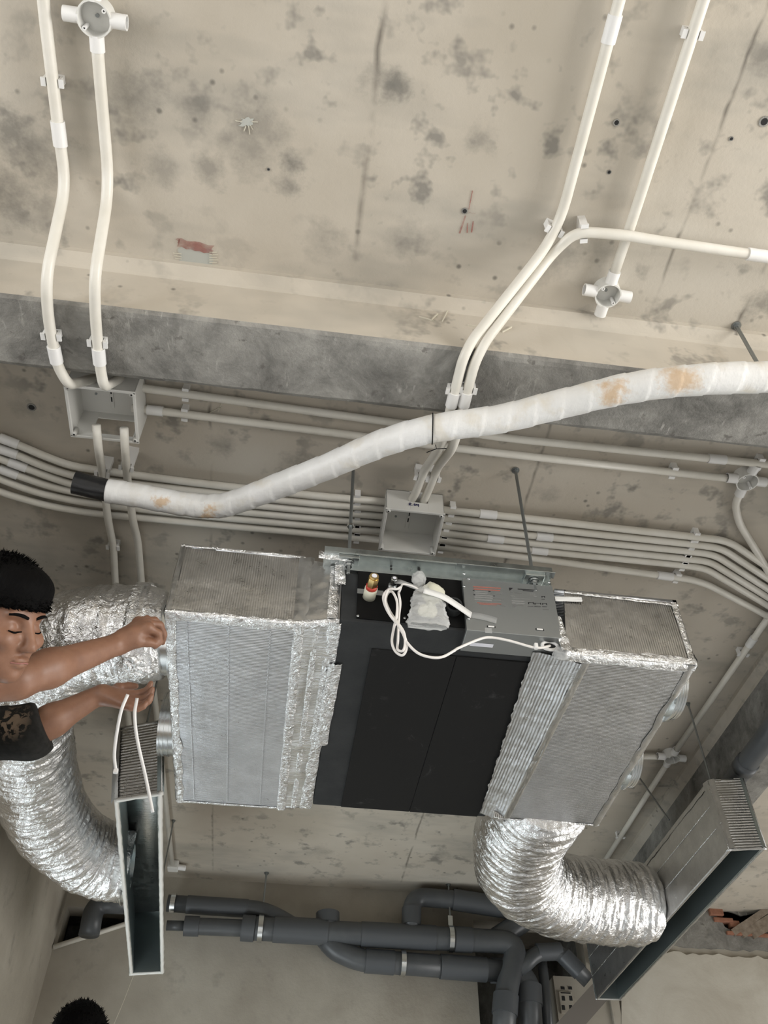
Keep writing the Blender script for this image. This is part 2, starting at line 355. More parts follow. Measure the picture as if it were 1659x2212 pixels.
class G:
    """gathers geometry for ONE part"""
    def __init__(s): s.v = []; s.f = []
    def add(s, vs, fs):
        k = len(s.v); s.v += [Vector(v) for v in vs]; s.f += [tuple(i+k for i in f) for f in fs]; return s
    def hexa(s, p):   # 8 points: bottom 4 ccw, top 4 ccw
        return s.add(p, [(3, 2, 1, 0), (4, 5, 6, 7), (0, 1, 5, 4), (1, 2, 6, 5), (2, 3, 7, 6), (3, 0, 4, 7)])
    def box(s, a, b):
        x0, y0, z0 = [min(a[i], b[i]) for i in range(3)]; x1, y1, z1 = [max(a[i], b[i]) for i in range(3)]
        return s.hexa([(x0, y0, z0), (x1, y0, z0), (x1, y1, z0), (x0, y1, z0), (x0, y0, z1), (x1, y0, z1), (x1, y1, z1), (x0, y1, z1)])
    def bbox(s, a, b, r=0.003, seg=2):
        bm = bmesh.new(); bmesh.ops.create_cube(bm, size=1)
        c = (Vector(a)+Vector(b))/2; d = [abs(b[i]-a[i]) for i in range(3)]
        for v in bm.verts: v.co = Vector((v.co.x*d[0], v.co.y*d[1], v.co.z*d[2]))+c
        bmesh.ops.bevel(bm, geom=bm.edges[:], offset=min(r, min(d)*0.45), segments=seg, affect='EDGES', profile=0.5)
        bm.verts.index_update(); s.add([v.co.copy() for v in bm.verts], [[v.index for v in f.verts] for f in bm.faces]); bm.free(); return s
    def tube(s, pts, r, seg=12, cap=True, rf=None, close=False):
        pts = [Vector(p) for p in pts]; n = len(pts); k = len(s.v)
        T = []
        for i in range(n):
            a = pts[max(i-1, 0)]; b = pts[min(i+1, n-1)]; T.append((b-a).normalized())
        ref = Vector((0, 0, 1)) if abs(T[0].z) < 0.9 else Vector((1, 0, 0))
        N = (ref-T[0]*ref.dot(T[0])).normalized(); L = 0.0
        for i in range(n):
            if i:
                N = (N-T[i]*N.dot(T[i])).normalized(); L += (pts[i]-pts[i-1]).length
            B = T[i].cross(N)
            for j in range(seg):
                a = 2*PI*j/seg; rr = (r[i] if isinstance(r, (list, tuple)) else r)
                if rf: rr = rf(i, L, a, rr, pts[i])
                s.v.append(pts[i]+(N*math.cos(a)+B*math.sin(a))*rr)
        for i in range(n-1):
            for j in range(seg):
                j2 = (j+1) % seg
                s.f.append((k+i*seg+j, k+i*seg+j2, k+(i+1)*seg+j2, k+(i+1)*seg+j))
        if cap:
            s.f.append(tuple(k+j for j in reversed(range(seg)))); s.f.append(tuple(k+(n-1)*seg+j for j in range(seg)))
        return s
    def cyl(s, a, b, r, seg=16, r2=None):
        return s.tube([a, b], [r, r if r2 is None else r2], seg)
    def ring(s, a, b, ro, ri, seg=32):
        """hollow sleeve from a to b"""
        a = Vector(a); b = Vector(b); T = (b-a).normalized()
        ref = Vector((0, 0, 1)) if abs(T.z) < 0.9 else Vector((1, 0, 0)); N = (ref-T*ref.dot(T)).normalized(); B = T.cross(N); k = len(s.v)
        for c, r in ((a, ro), (b, ro), (b, ri), (a, ri)):
            for j in range(seg):
                t = 2*PI*j/seg; s.v.append(c+(N*math.cos(t)+B*math.sin(t))*r)
        for q in range(4):
            for j in range(seg):
                j2 = (j+1) % seg; q2 = (q+1) % 4
                s.f.append((k+q*seg+j, k+q*seg+j2, k+q2*seg+j2, k+q2*seg+j))
        return s
    def ball(s, c, r, seg=12, rings=8, m=None):
        c = Vector(c); k = len(s.v); r = r if isinstance(r, (tuple, list)) else (r, r, r)
        for i in range(rings+1):
            ph = PI*i/rings
            for j in range(seg):
                th = 2*PI*j/seg; v = Vector((r[0]*math.sin(ph)*math.cos(th), r[1]*math.sin(ph)*math.sin(th), r[2]*math.cos(ph)))
                if m: v = m @ v
                s.v.append(c+v)
        for i in range(rings):
            for j in range(seg):
                j2 = (j+1) % seg; s.f.append((k+i*seg+j, k+(i+1)*seg+j, k+(i+1)*seg+j2, k+i*seg+j2))
        return s
    def quadpatch(s, p00, p10, p11, p01, nu, nv, fn=None):
        k = len(s.v); p00, p10, p11, p01 = map(Vector, (p00, p10, p11, p01))
        for i in range(nu+1):
            for j in range(nv+1):
                a = i/nu; b = j/nv; P = (p00*(1-a)+p10*a)*(1-b)+(p01*(1-a)+p11*a)*b
                if fn: P = P+fn(P, a, b)
                s.v.append(P)
        for i in range(nu):
            for j in range(nv):
                q = k+i*(nv+1)+j; s.f.append((q, q+nv+1, q+nv+2, q+1))
        return s
    def done(s, name, m, parent=None, smooth=False): return obj(name, s.v, s.f, m, parent, smooth)
def auto_smooth(o, deg=35):
    me = o.data; me.polygons.foreach_set('use_smooth', [True]*len(me.polygons))
    bm = bmesh.new(); bm.from_mesh(me)
    for e in bm.edges:
        if len(e.link_faces) == 2 and e.calc_face_angle(0) > math.radians(deg): e.smooth = False
    bm.to_mesh(me); bm.free(); return o
def fillet(pts, rad=0.05, n=7):
    pts = [Vector(p) for p in pts]; out = [pts[0]]
    for i in range(1, len(pts)-1):
        a, b, c = pts[i-1], pts[i], pts[i+1]
        u = a-b; v = c-b; t = min(rad, u.length*0.45, v.length*0.45); p0 = b+u.normalized()*t; p1 = b+v.normalized()*t
        for k in range(n+1):
            s = k/n; out.append(p0*(1-s)**2+b*2*s*(1-s)+p1*s*s)
    out.append(pts[-1]); return out
def spline(pts, n=12):
    P = [Vector(p) for p in pts]; P = [P[0]*2-P[1]]+P+[P[-1]*2-P[-2]]; out = []
    for i in range(1, len(P)-2):
        for k in range(n):
            t = k/n; a, b, c, d = P[i-1], P[i], P[i+1], P[i+2]
            out.append(0.5*((2*b)+(c-a)*t+(2*a-5*b+4*c-d)*t*t+(3*b-a-3*c+d)*t**3))
    out.append(P[-2]); return out
def resample(pts, step):
    L = [0]
    for a, b in zip(pts, pts[1:]): L.append(L[-1]+(b-a).length)
    n = max(2, int(L[-1]/step)); out = []; i = 0
    for k in range(n+1):
        s = L[-1]*k/n
        while i < len(L)-2 and L[i+1] < s: i += 1
        t = (s-L[i])/max(1e-9, L[i+1]-L[i]); out.append(pts[i].lerp(pts[i+1], min(1, max(0, t))))
    return out
def fbm(v, o=3): return mnoise.fractal(Vector(v), 1.0, 2.0, o)

# ------------------------------------------------------------------ the shell
HC, ZS, YB0, YB1, YW, XL = 3.76, 3.521, 1.227, 1.447, 5.12, -1.15
def struct(name, gq, m, label, parent=None):
    o = gq.done(name, m, parent); tag(o, label, None, None, 'structure'); return o
struct('floor', G().box((-3.5, -2.1, -0.15), (4.5, 6.0, 0)), 'floor_screed', 'bare grey screed floor below the frame')
ceiling = struct('ceiling', G().box((-3.5, -2.1, HC), (4.5, 6.0, HC+0.15)), 'concrete_slab', 'bare beige concrete ceiling slab with stains and joint lines')
# beam along x: smooth upper face, rough soffit
beam = G()
NBX = 160
def edge_wob(x, k): return 0.006*fbm((x*5, k, 0), 4)
rows = []
prof = [(YB0-0.034, HC+0.01), (YB0-0.034, HC-0.020), (YB0-0.006, HC-0.042), (YB0, HC-0.05), (YB0, ZS+0.012), (YB0+0.008, ZS+0.002), (YB0+0.02, ZS), (YB0+0.075, ZS), (YB0+0.13, ZS), (YB1-0.015, ZS), (YB1, ZS+0.010), (YB1, HC+0.01)]
for i in range(NBX+1):
    x = -3.4+7.8*i/NBX
    for q, (y, z) in enumerate(prof):
        w = 0.0 if q in (0, 11) else 0.004*fbm((x*9, y*30, z*30), 4)
        beam.v.append(Vector((x, y+w*(1.6 if q >= 9 else 0.6), z+w)))
n = len(prof)
for i in range(NBX):
    for q in range(n-1):
        beam.f.append((i*n+q, (i+1)*n+q, (i+1)*n+q+1, i*n+q+1))
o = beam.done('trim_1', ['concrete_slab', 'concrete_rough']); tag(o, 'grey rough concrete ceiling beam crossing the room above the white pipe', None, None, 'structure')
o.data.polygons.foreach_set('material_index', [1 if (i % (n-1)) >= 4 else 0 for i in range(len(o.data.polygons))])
# beam along y on the right
bg = G(); NBY = 60
prof2 = [(1.93, HC+0.01), (1.93, HC-0.018), (1.955, HC-0.04), (1.96, HC-0.05), (1.96, ZS+0.01), (1.97, ZS), (2.16, ZS), (2.17, ZS+0.01), (2.17, HC+0.01)]
for i in range(NBY+1):
    y = YB1+(YW-YB1)*i/NBY
    for q, (x, z) in enumerate(prof2):
        w = 0.0 if q in (0, 8) else 0.006*fbm((x*30, y*7, z*30), 4)
        bg.v.append(Vector((x+w, y, z+w)))
n2 = len(prof2)
for i in range(NBY):
    for q in range(n2-1): bg.f.append((i*n2+q, i*n2+q+1, (i+1)*n2+q+1, (i+1)*n2+q))
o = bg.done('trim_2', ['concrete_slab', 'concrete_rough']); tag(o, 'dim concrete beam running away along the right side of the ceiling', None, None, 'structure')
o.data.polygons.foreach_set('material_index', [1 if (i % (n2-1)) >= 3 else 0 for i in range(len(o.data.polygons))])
# far wall with the pipe shaft left open
ox0, ox1 = py(1033, 2150, YW).x, py(1200, 2150, YW).x
ox2 = py(1262, 2060, YW).x; oz = py(1100, 1992, YW).z; oz2 = py(1200, 2108, YW).z
fw = G()
def hole(x0, y0, x1, y1): return (py(x0, (y0+y1)/2, YW).x, py(x1, (y0+y1)/2, YW).x, py((x0+x1)/2, y1, YW).z, py((x0+x1)/2, y0, YW).z)
HL = hole(133, 1962, 300, 2044); HR = hole(1540, 1966, 1720, 2016)
def wall_with(x0, x1, h):
    fw.box((x0, YW, 0), (h[0], YW+0.13, HC)); fw.box((h[1], YW, 0), (x1, YW+0.13, HC))
    fw.box((h[0], YW, 0), (h[1], YW+0.13, h[2])); fw.box((h[0], YW, h[3]), (h[1], YW+0.13, HC))
wall_with(XL-0.15, ox0, HL); wall_with(ox2, 4.5, HR)
fw.box((ox1, YW, 0), (ox2, YW+0.13, oz2)); fw.box((ox0, YW, oz), (ox2, YW+0.13, HC))
cv = G()
for h in (HL, HR):
    cv.box((h[0]-0.1, YW+0.40, h[2]-0.1), (h[1]+0.1, YW+0.45, h[3]+0.1)); cv.box((h[0]-0.1, YW+0.12, h[2]-0.1), (h[0]-0.05, YW+0.42, h[3]+0.1)); cv.box((h[1]+0.05, YW+0.12, h[2]-0.1), (h[1]+0.1, YW+0.42, h[3]+0.1))
    cv.box((h[0]-0.1, YW+0.12, h[2]-0.1), (h[1]+0.1, YW+0.42, h[2]-0.05)); cv.box((h[0]-0.1, YW+0.12, h[3]+0.05), (h[1]+0.1, YW+0.42, h[3]+0.1))
struct('wall_cavity', cv, 'concrete_rough', 'dark cavities behind the two broken holes in the far wall')
struct('wall_far', fw, 'plaster', 'patchy grey plastered far wall behind the drain pipes')
sf = G(); sy = YW+0.75
sf.box((ox0-0.15, sy, 0), (ox2+0.15, sy+0.1, HC)); sf.box((ox0-0.15, YW+0.12, 0), (ox0-0.05, sy, HC)); sf.box((ox2+0.05, YW+0.12, 0), (ox2+0.15, sy, HC))
struct('wall_shaft', sf, 'concrete_rough', 'dark inside of the pipe shaft in the far wall')
lw = G()   # left wall with a balcony door below the picture
lw.box((XL-0.12, 2.45, 0), (XL, 2.85, HC)); lw.box((XL-0.12, 4.65, 0), (XL, YW+0.1, HC)); lw.box((XL-0.12, 2.85, 2.25), (XL, 4.65, HC))
lw.box((-3.5, 2.45, 0), (XL-0.12, 2.57, HC))
struct('wall_left', lw, 'plaster', 'shaded plaster wall at the lower left corner')
def pierced(name, along, at, lo, hi, holes, label, th=0.15):
    """wall with window openings; along = axis it runs on, holes = (a, b, z0, z1)"""
    q = G(); cur = lo
    def bx(a, b, z0, z1):
        if b-a < 1e-4 or z1-z0 < 1e-4: return
        if along == 'x': q.box((a, at, z0), (b, at+th, z1))
        else: q.box((at, a, z0), (at+th, b, z1))
    for a, b, z0, z1 in holes:
        bx(cur, a, 0, HC); bx(a, b, 0, z0); bx(a, b, z1, HC); cur = b
    bx(cur, hi, 0, HC)
    struct(name, q, 'plaster', label)
pierced('wall_back', 'x', -2.10, -3.5, 4.5, [(-0.7, 1.7, 0.7, 2.7)], 'wall behind the viewer with a window opening')
pierced('wall_side', 'y', -3.60, -2.1, 2.6, [(-1.8, 0.8, 1.38, 3.42)], 'left side wall outside the frame with a window opening')
pierced('wall_right', 'y', 4.45, -2.1, 6.0, [(-1.8, 0.8, 1.38, 3.42), (1.9, 4.5, 0.25, 2.45)], 'right side wall outside the frame with two window openings')
pt = G(); pt.box((-3.45, YB0+0.05, 0), (-1.42, YB1-0.02, ZS+0.01)); pt.box((1.75, YB0+0.05, 0), (4.45, YB1-0.02, ZS+0.01))  # unseen walls added to keep window light off the ceiling beyond the beam
struct('wall_light_block', pt, 'plaster', 'added light-blocking walls under the beam on both sides, outside the frame')

# ------------------------------------------------------------------ ceiling marks (parts of the ceiling)
def flat(name, pts, m, z=HC-0.001, th=0.0015):
    P = [pz(x, y, z) for x, y in pts]; n = len(P)
    q = G(); q.add(P+[p+Vector((0, 0, th)) for p in P], [tuple(range(n)), tuple(reversed(range(n, 2*n)))]+[(i, (i+1) % n, n+(i+1) % n, n+i) for i in range(n)])
    return q.done(name, m, ceiling)
def jag(x0, y0, x1, y1, amp, n=9, skew=0.0):
    """ragged outline of a patch, from its corner pixels"""
    rr = random.Random(int(x0+y0)); out = []
    for k in range(n): out.append((x0+(x1-x0)*k/n, y0+skew*k/n+rr.uniform(-amp, amp)))
    for k in range(n): out.append((x1+rr.uniform(-amp, amp)*2, y0+skew+(y1-y0)*k/n))
    for k in range(n): out.append((x1-(x1-x0)*k/n, y1+skew*(1-k/n)+rr.uniform(-amp, amp)))
    for k in range(n): out.append((x0+rr.uniform(-amp, amp)*2, y1-(y1-y0)*k/n))
    return out
flat('filler_patch', jag(388, 533, 458, 580, 2.5, 9, 6), 'grey_filler')
flat('paint_mark', jag(383, 515, 460, 533, 2, 8, 16), 'red_chalk', HC-0.003)
flat('stain_mark', jag(390, 578, 440, 602, 2, 8, 5), 'blue_stain', HC-0.003)
for k in range(7):
    y = 542+k*5.5; flat('straw_mark', [(452, y+2), (468+3*(k % 2), y+2.4), (468+3*(k % 2), y+4), (452, y+4.2)], 'straw', HC-0.003)
    if k < 4: flat('straw_mark', [(374+2*(k % 3), y+4), (392, y+6), (392, y+7.6), (374+2*(k % 3), y+5.6)], 'straw', HC-0.003)
flat('filler_patch', jag(520, 256, 545, 272, 3, 6), 'grey_filler')
for a, b in (((508, 260), (522, 262)), ((543, 262), (556, 263)), ((530, 272), (526, 283)), ((536, 272), (539, 290)), ((540, 270), (545, 279))):
    flat('straw_mark', [a, b, (b[0]+1.2, b[1]+1.4), (a[0]+2.0, a[1]+2.2)], 'straw', HC-0.003)
for a, b, w in (((1004, 466), (991, 504), 3.5), ((1009, 482), (1008, 503), 2.2), ((1021, 478), (1017, 502), 3), ((1012, 452), (1020, 412), 1.6), ((1012, 459), (1026, 462), 2), ((383, 530), (386, 517), 3)):
    flat('paint_mark', [a, (a[0]+w, a[1]+0.5), (b[0]+w, b[1]+0.5), b], 'red_chalk', HC-0.002)
for x, y, r in ((1004, 456, 0.006), (1651, 263, 0.009), (1332, 265, 0.006), (68, 880, 0.010), (752, 685, 0.0), (1580, 300, 0.004), (580, 366, 0.003), (1316, 372, 0.004)):
    if r:
        c = pz(x, y, HC-0.002); q = G(); q.ring(c+Vector((0, 0, 0.0015)), c, r*1.5, r, 14); q.done('anchor_rim', 'concrete_rough', ceiling)
        G().cyl(c+Vector((0, 0, 0.001)), c+Vector((0, 0, 0.0002)), r, 14).done('anchor_hole', 'hole_dark', ceiling)
beam_o = bpy.data.objects['trim_1']
for a, b in (((905, 682), (935, 690)), ((930, 690), (945, 676)), ((955, 692), (966, 670)), ((1085, 715), (1105, 704)), ((1010, 700), (1040, 706))):
    P = [py(x, y, YB0-0.004) for x, y in (a, b, (b[0]+1.5, b[1]+1.2), (a[0]+1.5, a[1]+1.2))]
    G().add(P+[p+Vector((0, 0.006, 0)) for p in P], [(0, 1, 2, 3), (7, 6, 5, 4), (0, 4, 5, 1), (1, 5, 6, 2), (2, 6, 7, 3), (3, 7, 4, 0)]).done('straw_mark', 'straw', beam_o)
for a, b in (((470, 890), (488, 850)), ((450, 893), (478, 878))):
    flat('straw_mark', [a, b, (b[0]+1.5, b[1]+1), (a[0]+1.5, a[1]+1)], 'straw', HC-0.003)

# ------------------------------------------------------------------ conduits
RC = 0.0132
ZC = HC-0.028
def path_at(path, X, Y):
    best = None
    for a, b in zip(path, path[1:]):
        for k in range(5):
            P = a.lerp(b, k/5); q = prj(P); d = (q[0]-X)**2+(q[1]-Y)**2
            if best is None or d < best[0]: best = (d, P, (b-a).normalized())
    return best[1], best[2]
def conduit(label, pts, couplings=(), clips=(), r=RC, rad=0.07, group='cream conduits on the ceiling', up=None):
    """pts: (x, y, z) sight line and height of the pipe's axis"""
    P = [pz(x, y, z) if not isinstance(p0, Vector) else p0 for p0 in pts for (x, y, z) in [p0 if not isinstance(p0, Vector) else (0, 0, 9)]]
    path = fillet(P, rad)
    root = emp('conduit', P[0], label, 'conduit', group)
    G().tube(path, r, 16).done('pipe', 'conduit_pvc', root, True)
    fine = resample(path, 0.02)
    for c in couplings:
        X, Y = c[:2]; L = c[2] if len(c) > 2 else 0.06
        q, t = path_at(fine, X, Y)
        auto_smooth(G().ring(q-t*L/2, q+t*L/2, r*1.22, r*0.98, 20).done('coupling', 'coupling_white', root))
    for X, Y in clips:
        q, t = path_at(fine, X, Y); sd = t.cross(Vector((0, 0, 1))).normalized(); w = 0.010; top = HC if q.z > HC-0.1 else ZS
        cg = G()
        z1 = top if top-q.z < 0.11 else q.z+r*2.6
        def hx(s0, s1, za, zb):
            pts8 = []
            for zz in (za, zb):
                for ss, tt in ((s0, -w), (s1, -w), (s1, w), (s0, w)):
                    v = q+sd*ss+t*tt; pts8.append(Vector((v.x, v.y, zz)))
            cg.hexa(pts8)
        hx(-r*1.5, r*1.5, q.z+r*1.02, z1)
        hx(-r*1.5, -r*1.05, q.z-r*0.55, q.z+r*1.02); hx(r*1.05, r*1.5, q.z-r*0.55, q.z+r*1.02)
        hx(-r*1.85, -r*1.5, q.z-r*0.55, q.z-r*0.15); hx(r*1.5, r*1.85, q.z-r*0.55, q.z-r*0.15)
        cg.done('saddle_clip', 'coupling_white', root)
    return root
ZB = ZS-0.02
def jc(X, Y, d=0.044): c = pz(X, Y, HC-d); return Vector((c.x, c.y, ZC))
J1, J2, J3, J4 = jc(202, 42), jc(1314, 640), jc(1615, 1043), jc(1452, 1642)
def off(J, X, Y, L=0.05): return J+(pz(X, Y, ZC)-J).normalized()*L
def ang(J, X, Y): v = pz(X, Y, ZC)-J; return math.atan2(v.y, v.x)
b1y = 1.566
conduit('cream conduit bending over the beam at the far left edge of the ceiling',
        [(60, -400, ZC), (95, 20, ZC), (127, 285, ZC), (142, 400, ZC-0.01), (99, 600, ZB), (104, 690, ZB), (124, 790, ZB), pz(148, 832, 3.50), py(212, 815, b1y+0.012)],
        [(127, 287), (121, 765, 0.05)], [(116, 176), (115, 726)], r=0.0145, rad=0.085)
conduit('cream conduit dropping from the round box at top left into the square box',
        [off(J1, 214, 150), (214, 150, ZC), (236, 405, ZC-0.01), (204, 600, ZB), (206, 690, ZB), (216, 790, ZB), pz(224, 836, 3.50), py(262, 816, b1y+0.012)],
        [(212, 768, 0.05)], [(212, 740)], r=0.0145, rad=0.085)
conduit('cream conduit slanting from top right over the beam to the small square box',
        [(1445, -400, ZC), (1338, 0, ZC), (1203, 505, ZC-0.002), (1020, 735, ZB+0.03), (1000, 775, ZB), (975, 875, ZB), (955, 960, ZB+0.02), (917, 1015, ZC-0.03), (898, 1065, ZC-0.022), py(886, 1085, 1.975)],
        [(1319, 62), (980, 862, 0.05)], [(1197, 498), (978, 842), (905, 1030)], r=0.0142, rad=0.10)
conduit('cream conduit from the right edge bending down over the beam to the small box',
        [(2300, 650, ZC-0.03), (1659, 555, ZC-0.03), (1420, 520, ZC-0.035), (1345, 507, ZC-0.036), (1245, 500, ZC-0.03), (1195, 545, ZC-0.02), (1048, 738, ZB+0.03), (1025, 785, ZB), (1000, 880, ZB), (980, 965, ZB+0.015), (945, 1010, ZC-0.035), (925, 1060, ZC-0.022), py(912, 1088, 1.975)],
        [(1645, 553, 0.08), (1004, 862, 0.05)], [(1262, 500), (1008, 842), (932, 1030)], r=0.0142, rad=0.10)
conduit('cream conduit slanting from top right to a round junction box',
        [(1650, -400, ZC), (1520, 0, ZC), (1358, 500, ZC), off(J2, 1358, 500)], [], [(1492, 73)], r=0.0142)
conduit('upper of two cream conduits running behind the beam from the large square box',
        [(285, 834, ZC), (320, 840, ZC), (1100, 947, ZC), (1659, 1003, ZC), Vector((1.925, pz(1659, 1003, ZC).y+0.01, ZC))], [(1548, 990)], [(400, 852), (1640, 1000)])
conduit('lower of two cream conduits behind the beam, ending at a round junction box',
        [(285, 882, ZC), (345, 888, ZC), (1000, 970, ZC), off(J3, 1500, 1028)], [(335, 887, 0.05)], [(400, 894), (1455, 1020)])
conduit('short cream conduit leaving the round junction box at the right edge', [off(J3, 1720, 1053), Vector((1.925, J3.y+0.012, ZC))], [], [])
conduit('cream conduit curving down from the round box at the right edge',
        [off(J3, 1590, 1085), (1588, 1088, ZC), (1596, 1130, ZC), (1640, 1200, ZC), (1690, 1290, ZC)], [], [], rad=0.06)
ordw = ('topmost', 'second', 'third', 'fourth', 'fifth', 'lowest')
LB = [[(-70, 915), (0, 946), (30, 957), (101, 987), (152, 1006), (210, 1015), (420, 1043), (680, 1071), (834, 1084)],
      [(-70, 938), (0, 970), (33, 981), (101, 1010), (162, 1029), (300, 1047), (420, 1060), (680, 1088), (834, 1099)],
      [(-70, 960), (0, 991), (48, 1008), (101, 1028), (157, 1047), (230, 1058), (420, 1078), (680, 1104), (832, 1115)],
      [(-70, 982), (0, 1013), (30, 1024), (114, 1053), (215, 1073), (420, 1096), (680, 1120), (830, 1131)],
      [(-70, 1004), (0, 1035), (76, 1063), (152, 1080), (218, 1090), (304, 1099), (420, 1112), (680, 1136), (828, 1148)],
      [(-70, 1032), (0, 1063), (101, 1092), (177, 1105), (218, 1110), (420, 1129), (680, 1153), (826, 1166)]]
LCP = [[(18, 953)], [(18, 976)], [(38, 1004)], [(18, 1019)], [], []]
for k in range(6):
    conduit('%s of six parallel cream conduits left of the small square box' % ordw[k], [(x, y, ZC) for x, y in LB[k]], LCP[k], [(772, 1079+16*k)] if k < 6 else [], rad=0.12, group='six parallel conduits left of the small box')
RB = [[(955, 1101), (1150, 1121), (1503, 1160), (1573, 1168), (1659, 1226), (1730, 1274)],
      [(955, 1119), (1150, 1139), (1500, 1176), (1558, 1184), (1659, 1250), (1730, 1297)],
      [(952, 1134), (1150, 1157), (1490, 1191), (1543, 1198), (1659, 1272), (1730, 1319)],
      [(950, 1150), (1150, 1173), (1485, 1207), (1533, 1213), (1659, 1290), (1730, 1337)],
      [(946, 1165), (1150, 1188), (1478, 1221), (1524, 1228), (1659, 1308), (1730, 1354)],
      [(942, 1181), (1150, 1205), (1417, 1242), (1512, 1254), (1659, 1331), (1730, 1372)]]
RCP = [[(1055, 1110)], [], [(1175, 1160)], [(1070, 1163)], [(1165, 1189)], [(1436, 1245)]]
for k in range(6):
    conduit('%s of six parallel cream conduits right of the small square box' % ordw[k], [(x, y, ZC) for x, y in RB[k]], RCP[k], [(977-5*k, 1104+17*k), ((1502, 1159), (1497, 1176), (1490, 1191), (1484, 1206), (1476, 1221), (1463, 1248))[k]], rad=0.12, group='six parallel conduits right of the small box')
conduit('long cream conduit on the right running away past a round box to the far wall', [(1668, 1322, ZC), off(J4, 1600, 1415)], [(1622, 1385, 0.05)], [(1603, 1412)])
conduit('lower right cream conduit continuing away below the round box', [off(J4, 1340, 1808), (1300, 1870, ZC)], [], [(1340, 1808)])
conduit('short cream conduit stub from the round box behind the return plenum', [off(J4, 1350, 1634), (1350, 1634, ZC)], [], [])
conduit('left one of two cream conduits dropping from the large square box behind the worker',
        [py(208, 918, 1.70), py(212, 965, 1.77), (222, 1030, ZC-0.038), (233, 1120, ZC-0.034), (245, 1182, ZC), (250, 1275, ZC), (278, 1560, ZC), (300, 1760, ZC)], [], [(244, 1182), (222, 1022)], rad=0.05)
conduit('right one of two cream conduits dropping from the large square box behind the worker',
        [py(268, 925, 1.70), py(270, 968, 1.77), (275, 1035, ZC-0.038), (287, 1125, ZC-0.034), (298, 1168, ZC), (307, 1275, ZC), (340, 1560, ZC), (372, 1868, ZC)], [], [(276, 1010)], rad=0.05)
conduit('grey-white conduit slanting along the far wall at lower left', [py(115, 2046, YW-0.02), py(290, 1990, YW-0.02)], [], [])
q = pz(374, 1872, ZC); cb = emp('conduit_outlet', (q.x, q.y, HC-0.05), 'small white outlet fitting on the far ceiling behind the left slot box', 'fitting')
G().bbox(q+Vector((-0.03, -0.03, -0.02)), q+Vector((0.03, 0.03, 0.028)), 0.006).done('outlet_body', 'box_pvc', cb)
G().cyl(q+Vector((0.02, 0.0, 0)), q+Vector((0.07, 0.01, 0)), 0.016).done('spout', 'coupling_white', cb)

def round_box(label, X, Y, dirs, r=0.037, d=0.044, screws=(0.6, 3.75)):
    c = pz(X, Y, HC-d); root = emp('round_junction_box', (c.x, c.y, HC), label, 'junction box', 'round junction boxes')
    seg = 40; q = G(); k = 0
    prof = [(0.002, 0.0), (r*1.02, 0.0), (r, -d), (r-0.0035, -d), (r-0.0045, -0.006), (0.002, -0.006)]
    for pr, dz in prof:
        for j in range(seg):
            a = 2*PI*j/seg; q.v.append(Vector((c.x+pr*math.cos(a), c.y+pr*math.sin(a), HC+dz)))
    for i in range(len(prof)-1):
        for j in range(seg):
            j2 = (j+1) % seg; q.f.append((i*seg+j, (i+1)*seg+j, (i+1)*seg+j2, i*seg+j2))
    auto_smooth(q.done('body', 'box_pvc', root), 40)
    for a in dirs:
        v = Vector((math.cos(a), math.sin(a), 0)); p = Vector((c.x, c.y, ZC))
        auto_smooth(G().ring(p+v*(r*0.9), p+v*(r+0.032), 0.0172, 0.0142, 24).done('spout', 'coupling_white', root), 40)
    for a in screws:
        p = Vector((c.x+math.cos(a)*(r-0.0085), c.y+math.sin(a)*(r-0.0085), HC-d))
        auto_smooth(G().ring(p+Vector((0, 0, 0.03)), p, 0.005, 0.0022, 16).done('screw_post', 'coupling_white', root), 40)
        G().cyl(p+Vector((0, 0, 0.02)), p+Vector((0, 0, 0.004)), 0.0024, 10).done('screw_hole', 'hole_dark', root)
    G().cyl((c.x, c.y, HC-0.007), (c.x, c.y, HC-0.010), 0.0045, 10).done('fixing_screw', 'steel_rod', root)
    return root
round_box('white round four-way junction box at the top left of the ceiling', 202, 42, (ang(J1, 214, 150), -PI/2, 0.02, PI), r=0.040, screws=(2.4, 5.6))
round_box('white round four-way junction box on the ceiling at upper right above the wrapped pipe', 1314, 640, (ang(J2, 1358, 500), ang(J2, 1358, 500)+PI, 0.05, PI+0.05), screws=(0.75, 3.9))
round_box('cream round junction box at the right edge between the two conduits behind the beam', 1615, 1043, (-1.45, ang(J3, 1590, 1085), 0.03, PI), screws=(0.8, 3.9))
round_box('cream round junction box on the far ceiling beside the return plenum', 1452, 1642, (ang(J4, 1600, 1415), ang(J4, 1340, 1808), 0.05, PI), screws=(0.8, 3.9))

